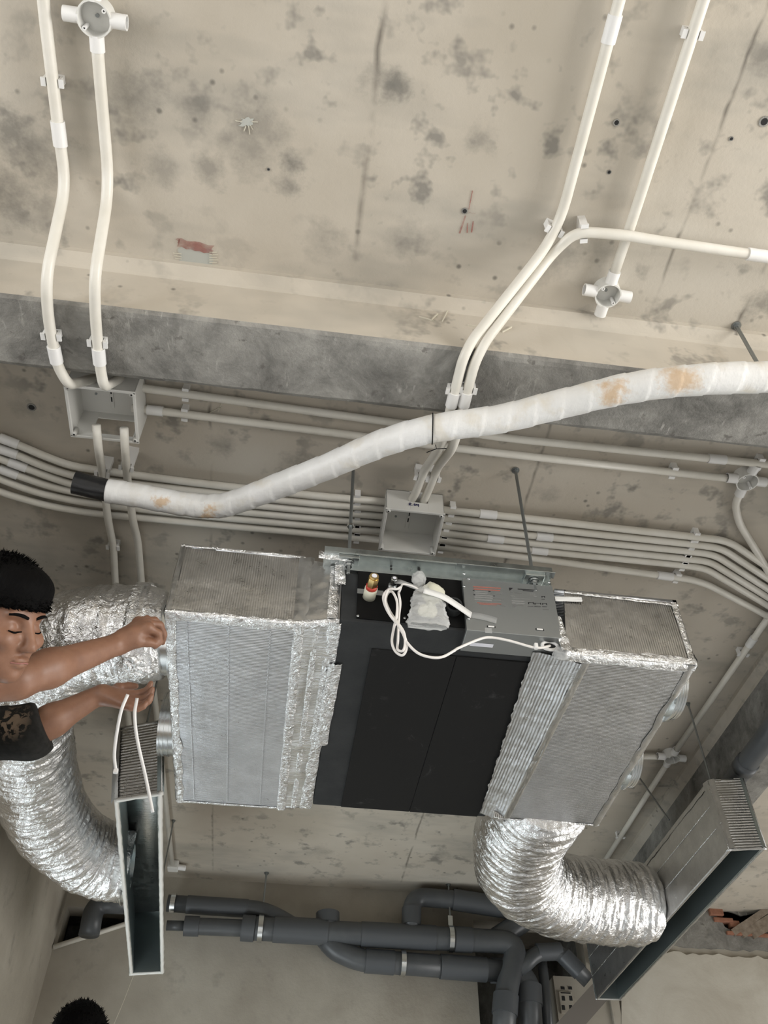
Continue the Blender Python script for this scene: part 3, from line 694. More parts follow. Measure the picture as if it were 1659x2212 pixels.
def square_box(label, x0, x1, y0, y1, z0, cut):
    root = emp('square_junction_box', ((x0+x1)/2, (y0+y1)/2, HC), label, 'junction box', 'square junction boxes')
    t = 0.004; zt = HC
    q = G()
    q.bbox((x0, y0, zt-0.006), (x1, y1, zt), 0.002)
    def wall_x(xa, xb):
        q.bbox((xa, y0, z0), (xb, y1, zt), 0.0018)
    wall_x(x0, x0+t); wall_x(x1-t, x1)
    for side, (ya, yb) in (('near', (y0, y0+t)), ('far', (y1-t, y1))):
        if side in cut:
            a, b, zz0, zz1 = cut[side]
            q.bbox((x0, ya, z0), (a, yb, zt), 0.0018); q.bbox((b, ya, z0), (x1, yb, zt), 0.0018)
            q.bbox((a-0.001, ya, z0), (b+0.001, yb, zz0), 0.0018)
            if zz1 < zt-0.01: q.bbox((a-0.001, ya, zz1), (b+0.001, yb, zt), 0.0018)
        else: q.bbox((x0, ya, z0), (x1, yb, zt), 0.0018)
    q.done('body', 'box_pvc', root)
    lip = G()
    lip.bbox((x0-0.003, y0-0.003, z0), (x1+0.003, y0+0.007, z0+0.006), 0.002); lip.bbox((x0-0.003, y1-0.007, z0), (x1+0.003, y1+0.003, z0+0.006), 0.002)
    lip.bbox((x0-0.003, y0, z0), (x0+0.007, y1, z0+0.006), 0.002); lip.bbox((x1-0.007, y0, z0), (x1+0.003, y1, z0+0.006), 0.002)
    lip.done('rim', 'box_pvc', root)
    for x in (x0+0.009, x1-0.009):
        for y in (y0+0.009, y1-0.009):
            G().cyl((x, y, z0+0.03), (x, y, z0-0.0005), 0.008, 16).done('screw_boss', 'box_pvc', root, True)
            G().cyl((x, y, z0+0.002), (x, y, z0-0.0012), 0.003, 10).done('screw_hole', 'hole_dark', root)
    xm = (x0+x1)/2-0.004
    G().bbox((xm-0.006, y0+0.03, zt-0.010), (xm+0.006, y1-0.03, zt-0.0055), 0.001).done('rail', 'box_pvc', root)
    for k in range(3):
        y = y0+0.06+k*0.03; G().box((xm-0.002, y, zt-0.0108), (xm+0.002, y+0.018, zt-0.0095)).done('slot', 'hole_dark', root)
    G().cyl((x0+0.05, (y0+y1)/2+0.02, zt-0.005), (x0+0.05, (y0+y1)/2+0.02, zt-0.009), 0.004, 10).done('fixing_screw', 'steel_rod', root)
    return root
bx1 = square_box('large open square junction box at left beyond the beam, seen from below', -0.757, -0.553, b1y, 1.758, 3.622, {'far': (-0.70, -0.575, 3.648, 3.725)})
bx2 = square_box('small open square junction box with blue handwriting above the black unit', 0.255, 0.455, 1.958, 2.158, 3.655, {'near': (0.338, 0.400, 3.705, HC)})
# handwriting on its near side: "R. 6ng"
def stroke(pts, root, w=0.0011):
    P = [py(x, y, 1.9565) for x, y in pts]
    G().tube(fillet(P, 0.002, 3), w, 6).done('handwriting', 'ink_blue', root)
k0 = lambda L: [(810+a*0.1025, 1040+b*0.1025) for a, b in L]
for L in ([(722, 462), (720, 505)], [(715, 455), (755, 452), (768, 470), (725, 485), (770, 505)], [(742, 470), (742, 495)], [(782, 502), (790, 505)],
          [(845, 462), (825, 475), (822, 500), (840, 508), (850, 492), (830, 488)], [(858, 505), (862, 482), (880, 480), (884, 505)], [(922, 485), (902, 482), (896, 500), (918, 502), (922, 485), (922, 520), (912, 532)]):
    stroke(k0(L), bx2)

# ------------------------------------------------------------------ wrapped refrigerant pipe
pp = [(2350, 840, 3.40), (2000, 818, 3.40), (1659, 815, 3.40), (1500, 821, 3.40), (1350, 840, 3.415), (1200, 876, 3.43), (1080, 905, 3.435), (940, 925, 3.435), (830, 956, 3.445), (700, 1011, 3.46), (600, 1050, 3.475), (515, 1082, 3.485), (465, 1093, 3.49), (400, 1089, 3.495), (300, 1071, 3.505), (232, 1060, 3.51)]
P = [pz(*p) for p in pp]
root = emp('wrapped_pipe', P[-1], 'white tape-wrapped insulated pipe sagging across the ceiling with brown stains', 'pipe')
path = resample(spline(P, 12), 0.004)
npth = len(path)
kink = pz(440, 1092, 3.49)
def rf(i, L, a, r, p):
    u = (L/0.075+a/(2*PI)) % 1.0
    f = 1+0.055*(1-u)+0.03*fbm((p.x*9, p.y*9, a), 2)
    d = (p-kink).length
    w = max(0, 1-d/0.12)
    f += w*(0.10*fbm((L*45, math.cos(a)*2.2, math.sin(a)*2.2), 3))
    return r*f
G().tube(path, [0.0425-0.006*i/npth for i in range(npth)], 28, True, rf).done('wrap', 'pipe_wrap', root, True)
e0 = pz(238, 1061, 3.51); e1 = pz(160, 1042, 3.515)
bp = resample([e0, e0.lerp(e1, 0.5), e1], 0.01)
def rfb(i, L, a, r, p): return r*(1+0.03*fbm((L*20, math.cos(a)*2, math.sin(a)*2), 2))
auto_smooth(G().tube(bp, 0.0355, 28, True, rfb).done('end_tape', 'black_tape', root), 50)
wq, wt = path_at(path, 934, 926)
n1 = (Vector((0, 0, 1))-wt*wt.z).normalized(); n2 = wt.cross(n1)
G().tube([wq+wt*0.012*math.sin(a*1.0)+(n1*math.cos(a)+n2*math.sin(a))*0.0425 for a in [2*PI*k/40 for k in range(41)]], 0.0016, 8).done('tie_wire', 'matt_black', root)
for d in ((-0.028, -0.012), (0.03, -0.008)):
    G().tube([wq-n1*0.03+n2*0.034, wq-n1*0.035+n2*0.045, wq-n1*0.036+n2*0.05+wt*d[0]], 0.0013, 6).done('tie_wire', 'matt_black', root)

# ------------------------------------------------------------------ threaded rods
def rod(label, top, bot, r=0.0052, anchor=True, nuts=(), group='threaded hanger rods'):
    top = Vector(top); bot = Vector(bot)
    root = emp('threaded_rod', bot, label, 'rod', group)
    pts = resample([top, bot], 0.0016 if (top-bot).length < 0.7 else 0.004)
    G().tube(pts, r, 10, True, lambda i, L, a, rr, p: rr*(1.05 if i % 2 else 0.93)).done('rod', 'steel_rod', root, True)
    if anchor:
        G().cyl(top, top+Vector((0, 0, -0.004)), r*2.6, 18).done('anchor_washer', 'steel_rod', root)
        G().cyl(top+Vector((0, 0, -0.004)), top+Vector((0, 0, -0.012)), r*1.8, 6).done('nut', 'steel_rod', root)
    for z, kind in nuts:
        c = Vector((bot.x, bot.y, z))
        if kind == 'n': G().cyl(c, c+Vector((0, 0, 0.009)), 0.0105, 6).done('nut', 'steel_bright', root)
        else: G().cyl(c, c+Vector((0, 0, 0.0025)), 0.016, 20).done('washer', 'steel_bright', root)
    return root
YU0 = 1.83   # near side of the unit
ZU0, ZU1 = 3.043, 3.243
r1 = py(753, 1222, 1.815); r2 = py(1150, 1236, 1.815)
rod('left threaded rod hanging the black unit', (r1.x, 1.815, HC), (r1.x, 1.815, 3.205), nuts=((3.262, 'n'), (3.2585, 'w'), (3.232, 'n'), (3.2435, 'w'), (3.40, 'n')))
rod('right threaded rod hanging the black unit', (r2.x, 1.815, HC), (r2.x, 1.815, 3.205), nuts=((3.262, 'n'), (3.2585, 'w'), (3.232, 'n'), (3.2435, 'w')))
a = pz(1590, 703, HC); b = py(1632, 785, a.y)
rod('threaded rod holding the wrapped pipe at the upper right', a, (a.x, a.y, 3.445), r=0.0055)

# ------------------------------------------------------------------ foil helpers
def tape(name, p0, p1, nA, wA, nB, wB, parent, amp=0.0028, m='foil_tape', seed=0, off=0.0012):
    """crumpled foil tape folded over the edge p0-p1; nA, nB lie in the two faces, away from the edge"""
    p0 = Vector(p0); p1 = Vector(p1); nA = Vector(nA).normalized(); nB = Vector(nB).normalized()
    L = (p1-p0).length; nu = max(8, int(L/0.008)); q = G()
    cs = []
    for t in np.linspace(1, 0, 5)[:-1]: cs.append((nA*(wA*t)-nB*off, -nB))
    cs.append((-(nA+nB).normalized()*off*0.4+(nA+nB)*0.002, -(nA+nB).normalized()))
    for t in np.linspace(0, 1, 5)[1:]: cs.append((nB*(wB*t)-nA*off, -nA))
    k = len(cs)
    for i in range(nu+1):
        b = p0.lerp(p1, i/nu); s = i/nu*L+seed
        ea = 1+0.22*fbm((s*14, 1.3+seed, 0), 3); eb = 1+0.22*fbm((s*14, 7.7+seed, 0), 3)
        for j, (d, nn) in enumerate(cs):
            dd = Vector(d)
            if j < 4: dd = nA*(dd.dot(nA)*ea)+nB*dd.dot(nB)
            elif j > 4: dd = nB*(dd.dot(nB)*eb)+nA*dd.dot(nA)
            q.v.append(b+dd+nn*(amp*(0.5+0.5*fbm((s*38, j*0.9, seed), 3))*(0.25 if j in (0, k-1) else 1.0)))
    for i in range(nu):
        for j in range(k-1): q.f.append((i*k+j, (i+1)*k+j, (i+1)*k+j+1, i*k+j+1))
    return q.done(name, m, parent, True)
def strip(name, p0, p1, wdir, w, nrm, parent, amp=0.003, m='foil_tape', seed=0, base=0.001):
    """crumpled tape lying flat on a face"""
    p0 = Vector(p0); p1 = Vector(p1); wdir = Vector(wdir).normalized(); nrm = Vector(nrm).normalized()
    L = (p1-p0).length; nu = max(6, int(L/0.008)); nv = 6; q = G()
    for i in range(nu+1):
        s = i/nu*L+seed; b = p0.lerp(p1, i/nu)
        ww = w*(1+0.16*fbm((s*11, 3+seed, 0), 3))
        for j in range(nv+1):
            t = j/nv-0.5; e = 0.15 if j in (0, nv) else 1
            q.v.append(b+wdir*(ww*t)+nrm*(base+e*amp*(0.6+0.6*fbm((s*30, j*0.8, seed), 3))))
    for i in range(nu):
        for j in range(nv): a = i*(nv+1)+j; q.f.append((a, a+nv+1, a+nv+2, a+1))
    return q.done(name, m, parent, True)
def sheet(name, p00, p10, p11, p01, nrm, parent, m, amp=0.0015, sc=9.0, nu=40, nv=40, th=0.012):
    """slightly dented foil board with thickness"""
    nrm = Vector(nrm).normalized(); q = G()
    q.quadpatch(p00, p10, p11, p01, nu, nv, lambda P, a, b: nrm*(amp*fbm(P*sc, 3)*min(1, 12*min(a, 1-a, b, 1-b))))
    k = len(q.v)
    q.v += [Vector(p)-nrm*th for p in (p00, p10, p11, p01)]
    c = (0, nu*(nv+1), nu*(nv+1)+nv, nv)
    for i in range(4): q.f.append((c[i], k+i, k+(i+1) % 4, c[(i+1) % 4]))
    q.f.append((k, k+3, k+2, k+1))
    return q.done(name, m, parent, True)
X, Y, Z = Vector((1, 0, 0)), Vector((0, 1, 0)), Vector((0, 0, 1))

# ------------------------------------------------------------------ the ducted unit
UX0, UX1, UY0, UY1 = 0.113, 0.735, YU0, 2.845
unit = emp('ducted_air_conditioner', ((UX0+UX1)/2, (UY0+UY1)/2, ZU0), 'black and galvanised ducted air conditioner hung between two foil plenums', 'air conditioner')
def SP(x, y, d=0.0): return py(x, y, YU0-d)
G().bbox((UX0, UY0, ZU0), (UX1, UY1, ZU1-0.02), 0.004).done('casing', 'foam_charcoal', unit)
G().bbox((UX0+0.002, UY0+0.01, ZU1-0.021), (UX1-0.002, UY1-0.01, ZU1), 0.003).done('top_cover', 'galvanised_grey', unit)
a = pz(803, 1400, ZU0); sx = pz(930, 1600, ZU0).x
G().bbox((a.x, a.y, ZU0-0.004), (sx-0.0008, UY1-0.004, ZU0+0.004), 0.002).done('bottom_panel', 'panel_black', unit)
G().bbox((sx+0.0008, a.y, ZU0-0.0045), (UX1-0.03, UY1-0.004, ZU0+0.004), 0.002).done('bottom_panel', 'panel_black', unit)
zt = SP(735, 1232).z; bl = SP(771, 1300).x; br = SP(1000, 1300).x
G().bbox((bl, YU0-0.004, ZU0+0.010), (br, YU0+0.004, zt), 0.0015).done('side_panel', 'matt_black', unit)
# hanger bracket and flanges
zb2 = SP(735, 1208).z
G().bbox((UX0-0.015, YU0-0.006, zt), (UX1, YU0+0.004, zb2-0.012), 0.001).done('side_flange', 'galvanised', unit)
G().bbox((UX0-0.06, YU0-0.040, zb2-0.014), (UX1-0.003, YU0+0.03, zb2-0.011), 0.001).done('hanger_rail', 'galvanised', unit)
G().bbox((UX0-0.06, YU0-0.042, zb2-0.012), (UX1-0.003, YU0-0.039, zb2+0.008), 0.001).done('hanger_rail', 'galvanised', unit)
G().bbox((SP(980, 1230).x, YU0-0.046, zb2-0.016), (UX1+0.004, YU0-0.02, zb2-0.013), 0.001).done('hanger_rail', 'galvanised', unit)
for r in (r1, r2):
    G().bbox((r.x-0.03, YU0-0.038, zb2-0.026), (r.x+0.03, YU0+0.0, zb2-0.0145), 0.002).done('hanger_foot', 'galvanised', unit)
for x, y in ((845, 1212), (845, 1219), (958, 1217), (1000, 1222), (1130, 1238), (1168, 1242)):
    p = SP(x, y+10, 0.007); G().cyl(p, p+Vector((0, -0.0015, 0)), 0.0035, 10).done('rivet_hole', 'hole_dark', unit)
for x, y, w in ((905, 1226, 0.008), (970, 1228, 0.011)):
    p = SP(x, y, 0.0065); G().box(p+Vector((-w/2, -0.001, -0.011)), p+Vector((w/2, 0.001, 0.004))).done('slot_hole', 'hole_dark', unit)
# control box
cx0, cx1 = SP(1003, 1300, 0.018).x, SP(1213, 1372, 0.018).x
cz1 = SP(1010, 1249, 0.018).z; cz0 = ZU0-0.010
G().bbox((cx0, YU0-0.018, cz0), (cx1, YU0+0.075, cz1), 0.0015).done('control_box', 'galvanised_grey', unit)
CF = YU0-0.0182
for x, y in ((1012, 1251), (1002, 1267), (1012, 1337), (1186, 1259), (1002, 1240)):
    p = py(x, y, CF); G().cyl(p, p+Vector((0, -0.003, 0)), 0.004, 10).done('screw', 'steel_bright', unit, True)
for x, y in ((1061, 1354), (1166, 1360)):
    p = py(x, y, CF)
    G().box(p+Vector((-0.012, -0.0006, -0.0035)), p+Vector((0.012, 0.0006, 0.0035))).done('clip_slot', 'hole_dark', unit)
    G().bbox(p+Vector((-0.009, -0.0025, -0.0028)), p+Vector((0.009, 0, 0.0022)), 0.001).done('clip_tab', 'coupling_white', unit)
# rating labels printed on the cover
def bar(name, x0, x1, y, h, m, skew=0.062):
    a = py(x0, y, CF); b = py(x1, y+(x1-x0)*skew, CF); dz = h*0.00118
    G().hexa([a+Vector((0, 0.0002, -dz)), b+Vector((0, 0.0002, -dz)), b+Vector((0, -0.0004, -dz)), a+Vector((0, -0.0004, -dz)),
              a+Vector((0, 0.0002, 0)), b+Vector((0, 0.0002, 0)), b+Vector((0, -0.0004, 0)), a+Vector((0, -0.0004, 0))]).done(name, m, unit)
def zc(x, y): return 980+x*0.1447, 1230+y*0.1447   # coordinates read off the close-up
for (x0, x1, y, h, m) in ((290, 700, 250, 3.4, 'print_red'), (300, 690, 285, 3.4, 'print_red'), (285, 310, 308, 2.4, 'print_black'), (520, 548, 322, 2.4, 'print_black'),
                          (320, 510, 322, 3.0, 'print_pale'), (300, 510, 345, 3.0, 'print_pale'), (550, 705, 352, 2, 'print_grey'), (295, 318, 372, 2.2, 'print_black'), (590, 615, 392, 2.2, 'print_black'),
                          (325, 580, 378, 3.4, 'print_pale'), (305, 580, 405, 3.6, 'print_pale'), (310, 570, 440, 4.2, 'print_pale'), (590, 750, 432, 1.6, 'print_grey'), (590, 700, 455, 1.6, 'print_pale'),
                          (350, 710, 492, 2.0, 'print_red'), (385, 640, 512, 1.8, 'print_red'), (690, 775, 540, 1.4, 'print_grey'),
                          (955, 1250, 288, 2.2, 'print_black'), (1030, 1190, 312, 1.8, 'print_black'), (840, 880, 332, 1.6, 'print_grey'), (905, 1015, 346, 1.8, 'print_grey'), (1130, 1220, 362, 1.4, 'print_pale'),
                          (850, 915, 392, 1.6, 'print_pale'), (1170, 1240, 396, 1.4, 'print_pale'), (855, 1140, 426, 1.2, 'print_pale'), (865, 1060, 462, 3.4, 'print_pale'), (870, 1060, 492, 3.4, 'print_pale'),
                          (880, 1040, 520, 3.0, 'print_grey'), (880, 920, 555, 1.8, 'print_grey'), (1100, 1300, 548, 1.4, 'print_grey'), (1330, 1420, 592, 1.6, 'print_grey')):
    xa, ya = zc(x0, y); xb, yb = zc(x1, y); bar('label_print', xa, xb, ya, h, m)
for (x0, x1, y0, y1) in ((1110, 1190, 490, 545), (1205, 1300, 500, 548), (1320, 1390, 505, 552), (1310, 1360, 400, 440)):
    for yy in (y0, y1):
        xa, ya = zc(x0, yy); xb, yb = zc(x1, yy); bar('label_print', xa, xb, ya, 1.1, 'print_black')
    for xx in (x0, x1-10):
        xa, ya = zc(xx, y0); xb, yb = zc(xx+12, y0); bar('label_print', xa, xb, ya, (y1-y0)*0.1447*0.8, 'print_black')
tri = [py(*zc(*p), CF-0.0005) for p in ((822, 272), (888, 276), (838, 315))]
G().add(tri+[t+Vector((0, 0.0006, 0)) for t in tri], [(0, 1, 2), (5, 4, 3), (0, 3, 4, 1), (1, 4, 5, 2), (2, 5, 3, 0)]).done('logo_triangle', 'print_black', unit)
# white sticker and clear tape under the control box
p = pz(1017, 1386, cz0-0.0008); G().bbox(p+Vector((0, 0.004, -0.0004)), p+Vector((0.066, 0.018, 0.0006)), 0.0003).done('sticker', 'sticker_white', unit)
p = py(1055, 1360, CF-0.0006); G().bbox(p+Vector((-0.010, -0.0002, -0.012)), p+Vector((0.010, 0.0004, 0.006)), 0.0002).done('tape_piece', 'clear_tape', unit)
# grommet at the corner of the control box
p = py(1187, 1397, YU0+0.01); gq = G(); ring = [p+Vector((0.022*math.cos(t), -0.004, 0.014*math.sin(t))) for t in [2*PI*k/24 for k in range(25)]]
gq.tube(ring, 0.005, 8).done('grommet', 'coupling_white', unit, True)
G().cyl(p+Vector((0, -0.002, 0)), p+Vector((0, 0.004, 0)), 0.02, 16).done('grommet_hole', 'hole_dark', unit)
# refrigerant stubs
def stub(x, y, ln, r, m1, m2, seg=6):
    a = py(x, y, YU0-0.004); d = Vector((0.06, -1, 0.06)).normalized()
    G().cyl(a, a+d*ln*0.42, r*1.18, 20).done('stub_sleeve', m2, unit, True)
    if m1 == 'brass': G().cyl(a+d*ln*0.40, a+d*ln*0.55, r*1.05, 20).done('stub_band', 'red_paint', unit, True)
    G().cyl(a+d*ln*0.53, a+d*ln*0.92, r, seg).done('flare_nut', m1, unit)
    G().cyl(a+d*ln*0.90, a+d*ln, r*0.8, 16).done('flare_cap', m1, unit)
    G().cyl(a+d*ln*0.995, a+d*ln*1.01, r*0.5, 12).done('cap_end', 'sticker_white', unit)
stub(797, 1290, 0.085, 0.0155, 'brass', 'connector_cream')
stub(845, 1275, 0.05, 0.010, 'steel_bright', 'galvanised_grey')
p = py(772, 1271, YU0-0.005); G().bbox(p+Vector((0, 0, -0.018)), p+Vector((0.075, 0.001, 0)), 0.0003).done('tape_piece', 'galvanised_grey', unit)
p = py(977, 1318, YU0-0.004); gq = G(); gq.ring(p, p+Vector((0, -0.03, -0.004)), 0.024, 0.019, 28); auto_smooth(gq.done('drain_socket', 'foam_charcoal', unit), 40)
for x, y in ((773, 1331), (874, 1336), (1003, 1226)):
    p = py(x, y, YU0-0.0045); G().cyl(p, p+Vector((0, -0.003, 0)), 0.0038, 10).done('screw', 'steel_bright', unit, True)

# control cable looped in front of the unit
def cabp(L, yy): return [py(x, y, yy) for x, y in L]
def zb_(x, y): return 740+x*0.16275, 1230+y*0.16275
cable = emp('signal_cable', py(850, 1340, YU0-0.05), 'white signal cable looped in a figure eight in front of the black unit', 'cable')
loop = [(745, 310), (770, 240), (720, 262), (620, 262), (550, 330), (545, 420), (600, 560), (690, 680), (780, 800), (845, 960), (845, 1070), (790, 1140), (700, 1085), (655, 960), (680, 780), (720, 600), (720, 420), (660, 300), (600, 320), (575, 420), (630, 560), (720, 690), (810, 830), (830, 980), (800, 1080), (730, 1060), (735, 940), (740, 760), (750, 600), (765, 450), (745, 320)]
n = len(loop); yy = YU0-0.050
P = []
for i, (x, y) in enumerate(loop):
    X_, Y_ = zb_(x, y); P.append(py(X_, Y_, yy-0.010*math.sin(i*0.9)-(0.012 if 6 < i < 9 or 20 < i < 23 else 0)))
G().tube(spline(P, 8), 0.0036, 10).done('cable_loop', 'cable_white', cable, True)
P = cabp([zb_(600, 270), zb_(560, 420), zb_(620, 590), zb_(720, 720), zb_(800, 850), zb_(855, 970), zb_(1000, 1110), zb_(1180, 1168), zb_(1330, 1160), zb_(1480, 1080)], YU0-0.062) + [py(990, 1400, YU0-0.045), py(1035, 1381, YU0-0.028), py(1060, 1377, YU0-0.024), py(1100, 1384, YU0-0.024), py(1150, 1398, YU0-0.022), py(1170, 1399, YU0-0.02), py(1188, 1395, YU0)]
G().tube(spline(P, 8), 0.0036, 10).done('cable_tail', 'cable_white', cable, True)
p = py(1158, 1397, YU0-0.024); G().bbox(p+Vector((-0.005, -0.006, -0.007)), p+Vector((0.005, 0.006, 0.010)), 0.002).done('cable_tie', 'coupling_white', cable)
P = cabp([zb_(740, 310), zb_(775, 240)], YU0-0.05)+[py(872, 1262, YU0-0.06), py(895, 1268, YU0-0.06), py(912, 1280, YU0-0.055)]
G().tube(spline(P, 6), 0.003, 8).done('cable_lead', 'cable_white', cable, True)
# plastic-wrapped fittings and paper tape
bag = emp('plastic_bag', py(925, 1340, YU0-0.05), 'crumpled clear plastic bag of fittings taped to the side of the unit', 'bag')
def lump(name, c, r, m, seed, amp, parent, e=0.0):
    q = G().ball(c, r, 40, 26)
    for i, v in enumerate(q.v):
        d = v-c; f = 1+amp*fbm(d*16+Vector((seed, 0, 0)), 4); f += amp*0.4*fbm(d*60+Vector((0, seed, 0)), 2)
        q.v[i] = c+Vector((d.x*f*(1+e*(-d.z/r[2])), d.y*f, d.z*f))
    return q.done(name, m, parent, True)
q = G(); bc = py(927, 1312, YU0-0.045); nu_, nv_ = 64, 46
for i in range(nv_+1):
    v = i/nv_; zz = 0.066-0.135*v
    wx = 0.020+0.030*min(1, v*2.2)**0.8+0.004*math.sin(v*9); wy = 0.016+0.016*math.sin(min(1, v*1.25)*PI*0.75)
    if v > 0.93: wx *= 0.97; wy *= 0.45
    for j in range(nu_):
        a = 2*PI*j/nu_; ca, sa = math.cos(a), math.sin(a)
        e = (abs(ca)**3+abs(sa)**3)**(-1/3)
        f = e*(1+0.16*fbm((ca*2.2, sa*2.2, v*7), 4)+0.07*abs(fbm((ca*7, sa*7, v*16), 2)))
        q.v.append(bc+Vector((ca*wx*f-0.004+0.010*v*fbm((a, 2, 0), 2), sa*wy*f, zz+0.004*fbm((a*2, v*3, 5), 3))))
for i in range(nv_):
    for j in range(nu_): j2 = (j+1) % nu_; q.f.append((i*nu_+j, (i+1)*nu_+j, (i+1)*nu_+j2, i*nu_+j2))
q.f.append(tuple(nv_*nu_+j for j in range(nu_)))
q.done('bag_body', 'plastic_bag', bag, True)
lump('fitting', py(936, 1283, YU0-0.044), (0.032, 0.020, 0.036), 'connector_cream', 9, 0.30, bag)
lump('fitting', py(926, 1318, YU0-0.036), (0.026, 0.014, 0.026), 'connector_cream', 4, 0.30, bag)
lump('bag_neck', py(903, 1251, YU0-0.030), (0.022, 0.016, 0.028), 'plastic_bag', 5, 0.5, bag)
def ribbon(name, P, w, wd, m, parent, th=0.0008):
    q = G(); P = spline(P, 8); wd = Vector(wd).normalized(); k = len(P)
    for i, p in enumerate(P):
        t = (P[min(i+1, k-1)]-P[max(i-1, 0)]).normalized(); nn = t.cross(wd).normalized()*th; s = nn.cross(t).normalized()*w
        q.v += [p-s-nn, p+s-nn, p+s+nn, p-s+nn]
    for i in range(k-1):
        for j in range(4): j2 = (j+1) % 4; q.f.append((i*4+j, i*4+j2, (i+1)*4+j2, (i+1)*4+j))
    q.f += [(3, 2, 1, 0), tuple((k-1)*4+j for j in range(4))]
    return q.done(name, m, parent, True)
ribbon('tape_strip', [py(915, 1275, YU0-0.085), py(955, 1288, YU0-0.075), py(985, 1306, YU0-0.05), py(1018, 1329, YU0-0.022)], 0.0105, (0.35, 0, 1), 'paper_tape', bag)
ribbon('tape_strip', [py(1017, 1328, CF-0.001), py(1045, 1333, CF-0.001), py(1073, 1341, CF-0.001)], 0.0115, (0.2, 0, 1), 'clear_tape', bag, 0.0004)
ribbon('bag_tail', [py(915, 1275, YU0-0.06), py(890, 1266, YU0-0.055), py(868, 1258, YU0-0.05), py(855, 1256, YU0-0.04)], 0.010, (0.2, 0.3, 1), 'plastic_bag', bag)

# ------------------------------------------------------------------ supply plenum (left)
LX0, LX1, LY0, LY1, LZ0, LZ1 = -0.366, 0.0, 1.862, 2.892, ZU0, 3.305
lp = emp('supply_plenum', ((LX0+LX1)/2, (LY0+LY1)/2, LZ0), 'large silver foil-clad plenum box left of the black unit', 'duct')
sheet('bottom_panel', (LX0, LY0, LZ0), (LX1, LY0, LZ0), (LX1, LY1, LZ0), (LX0, LY1, LZ0), -Z, lp, 'foil_board_bottom', 0.0022, 8)
sheet('near_panel', (LX0, LY0, LZ0), (LX1, LY0, LZ0), (LX1, LY0, LZ1), (LX0, LY0, LZ1), -Y, lp, 'foil_board_side', 0.0022, 8)
sheet('end_panel', (LX0, LY0, LZ0), (LX0, LY1, LZ0), (LX0, LY1, LZ1), (LX0, LY0, LZ1), -X, lp, 'foil_board_side', 0.002, 8)
sheet('far_panel', (LX0, LY1, LZ0), (LX1, LY1, LZ0), (LX1, LY1, LZ1), (LX0, LY1, LZ1), Y, lp, 'foil_board_side', 0.002, 8)
sheet('top_panel', (LX0, LY0, LZ1), (LX1, LY0, LZ1), (LX1, LY1, LZ1), (LX0, LY1, LZ1), Z, lp, 'foil_board_bottom', 0.002, 8)
# neck joining plenum and unit
NX1 = UX0-0.002
nz0, nz1 = ZU0+0.004, 3.262
sheet('neck_bottom', (LX1, LY0+0.004, LZ0), (NX1, 1.845, nz0), (NX1, 2.872, nz0), (LX1, LY1-0.004, LZ0), -Z, lp, 'foil_neck', 0.006, 12)
sheet('neck_near', (LX1, LY0+0.002, LZ0), (NX1, 1.845, nz0), (NX1, 1.845, nz1), (LX1, LY0+0.002, LZ1-0.01), -Y, lp, 'foil_plain', 0.005, 12)
sheet('neck_far', (LX1, LY1-0.004, LZ0), (NX1, 2.872, nz0), (NX1, 2.872, nz1), (LX1, LY1-0.004, LZ1-0.01), Y, lp, 'foil_plain', 0.003, 12)
tape('edge_tape', (LX0, LY0, LZ0), (LX1+0.01, LY0, LZ0), Y, 0.034, Z, 0.012, lp, 0.004, seed=1)
tape('edge_tape', (LX0, LY0, LZ0), (LX0, LY1, LZ0), X, 0.028, Z, 0.03, lp, 0.005, seed=2)
tape('edge_tape', (LX0, LY0, LZ0), (LX0, LY0, LZ1), X, 0.014, Y, 0.03, lp, 0.003, 'foil_plain', seed=3)
tape('edge_tape', (LX0, LY0, LZ1), (LX1, LY0, LZ1), -Z, 0.010, Y, 0.03, lp, 0.004, seed=4)
tape('edge_tape', (LX0, LY1, LZ0), (LX1, LY1, LZ0), -Y, 0.014, Z, 0.03, lp, 0.004, seed=5)
tape('edge_tape', (LX1, LY0, LZ0), (NX1, 1.845, nz0), Y, 0.022, Z, 0.014, lp, 0.005, seed=6)
strip('seam_tape', (LX1+0.002, LY0, LZ0), (LX1+0.002, LY1, LZ0), X, 0.030, -Z, lp, 0.006, seed=7)
strip('seam_tape', (LX1+0.006, LY0, LZ0+0.01), (LX1+0.006, LY0, LZ1-0.006), X, 0.045, -Y, lp, 0.005, 'foil_plain', seed=8)
strip('seam_tape', (NX1-0.010, 1.843, nz0), (NX1-0.022, 2.874, nz0), X, 0.040, -Z, lp, 0.008, seed=9)
strip('seam_tape', (NX1-0.020, 1.845, nz0+0.01), (NX1-0.020, 1.845, nz1-0.006), X, 0.030, -Y, lp, 0.005, seed=10)
strip('seam_tape', (0.050, 1.858, nz0-0.001), (0.046, 2.88, nz0-0.001), X, 0.018, -Z, lp, 0.004, seed=11)
strip('tape_flap', (NX1+0.006, 2.02, nz0-0.006), (NX1-0.002, 2.45, nz0-0.006), X, 0.040, -Z, lp, 0.008, seed=12)
strip('tape_flap', (UX0-0.075, 1.806, 3.262), (UX0+0.012, 1.806, 3.258), Z, 0.03, -Y, lp, 0.006, seed=13)
strip('tape_flap', (UX0-0.012, 1.826, 3.265), (UX0-0.006, 1.828, 3.17), X, 0.03, -Y, lp, 0.008, seed=14)
for k in range(3):
    x = LX0+0.06+0.115*k
    strip('glue_line', (x, LY0+0.03, LZ0-0.0005), (x+0.004, LY1-0.03, LZ0-0.0005), X, 0.004, -Z, lp, 0.0006, 'foil_board_bottom', seed=20+k, base=0.0018)
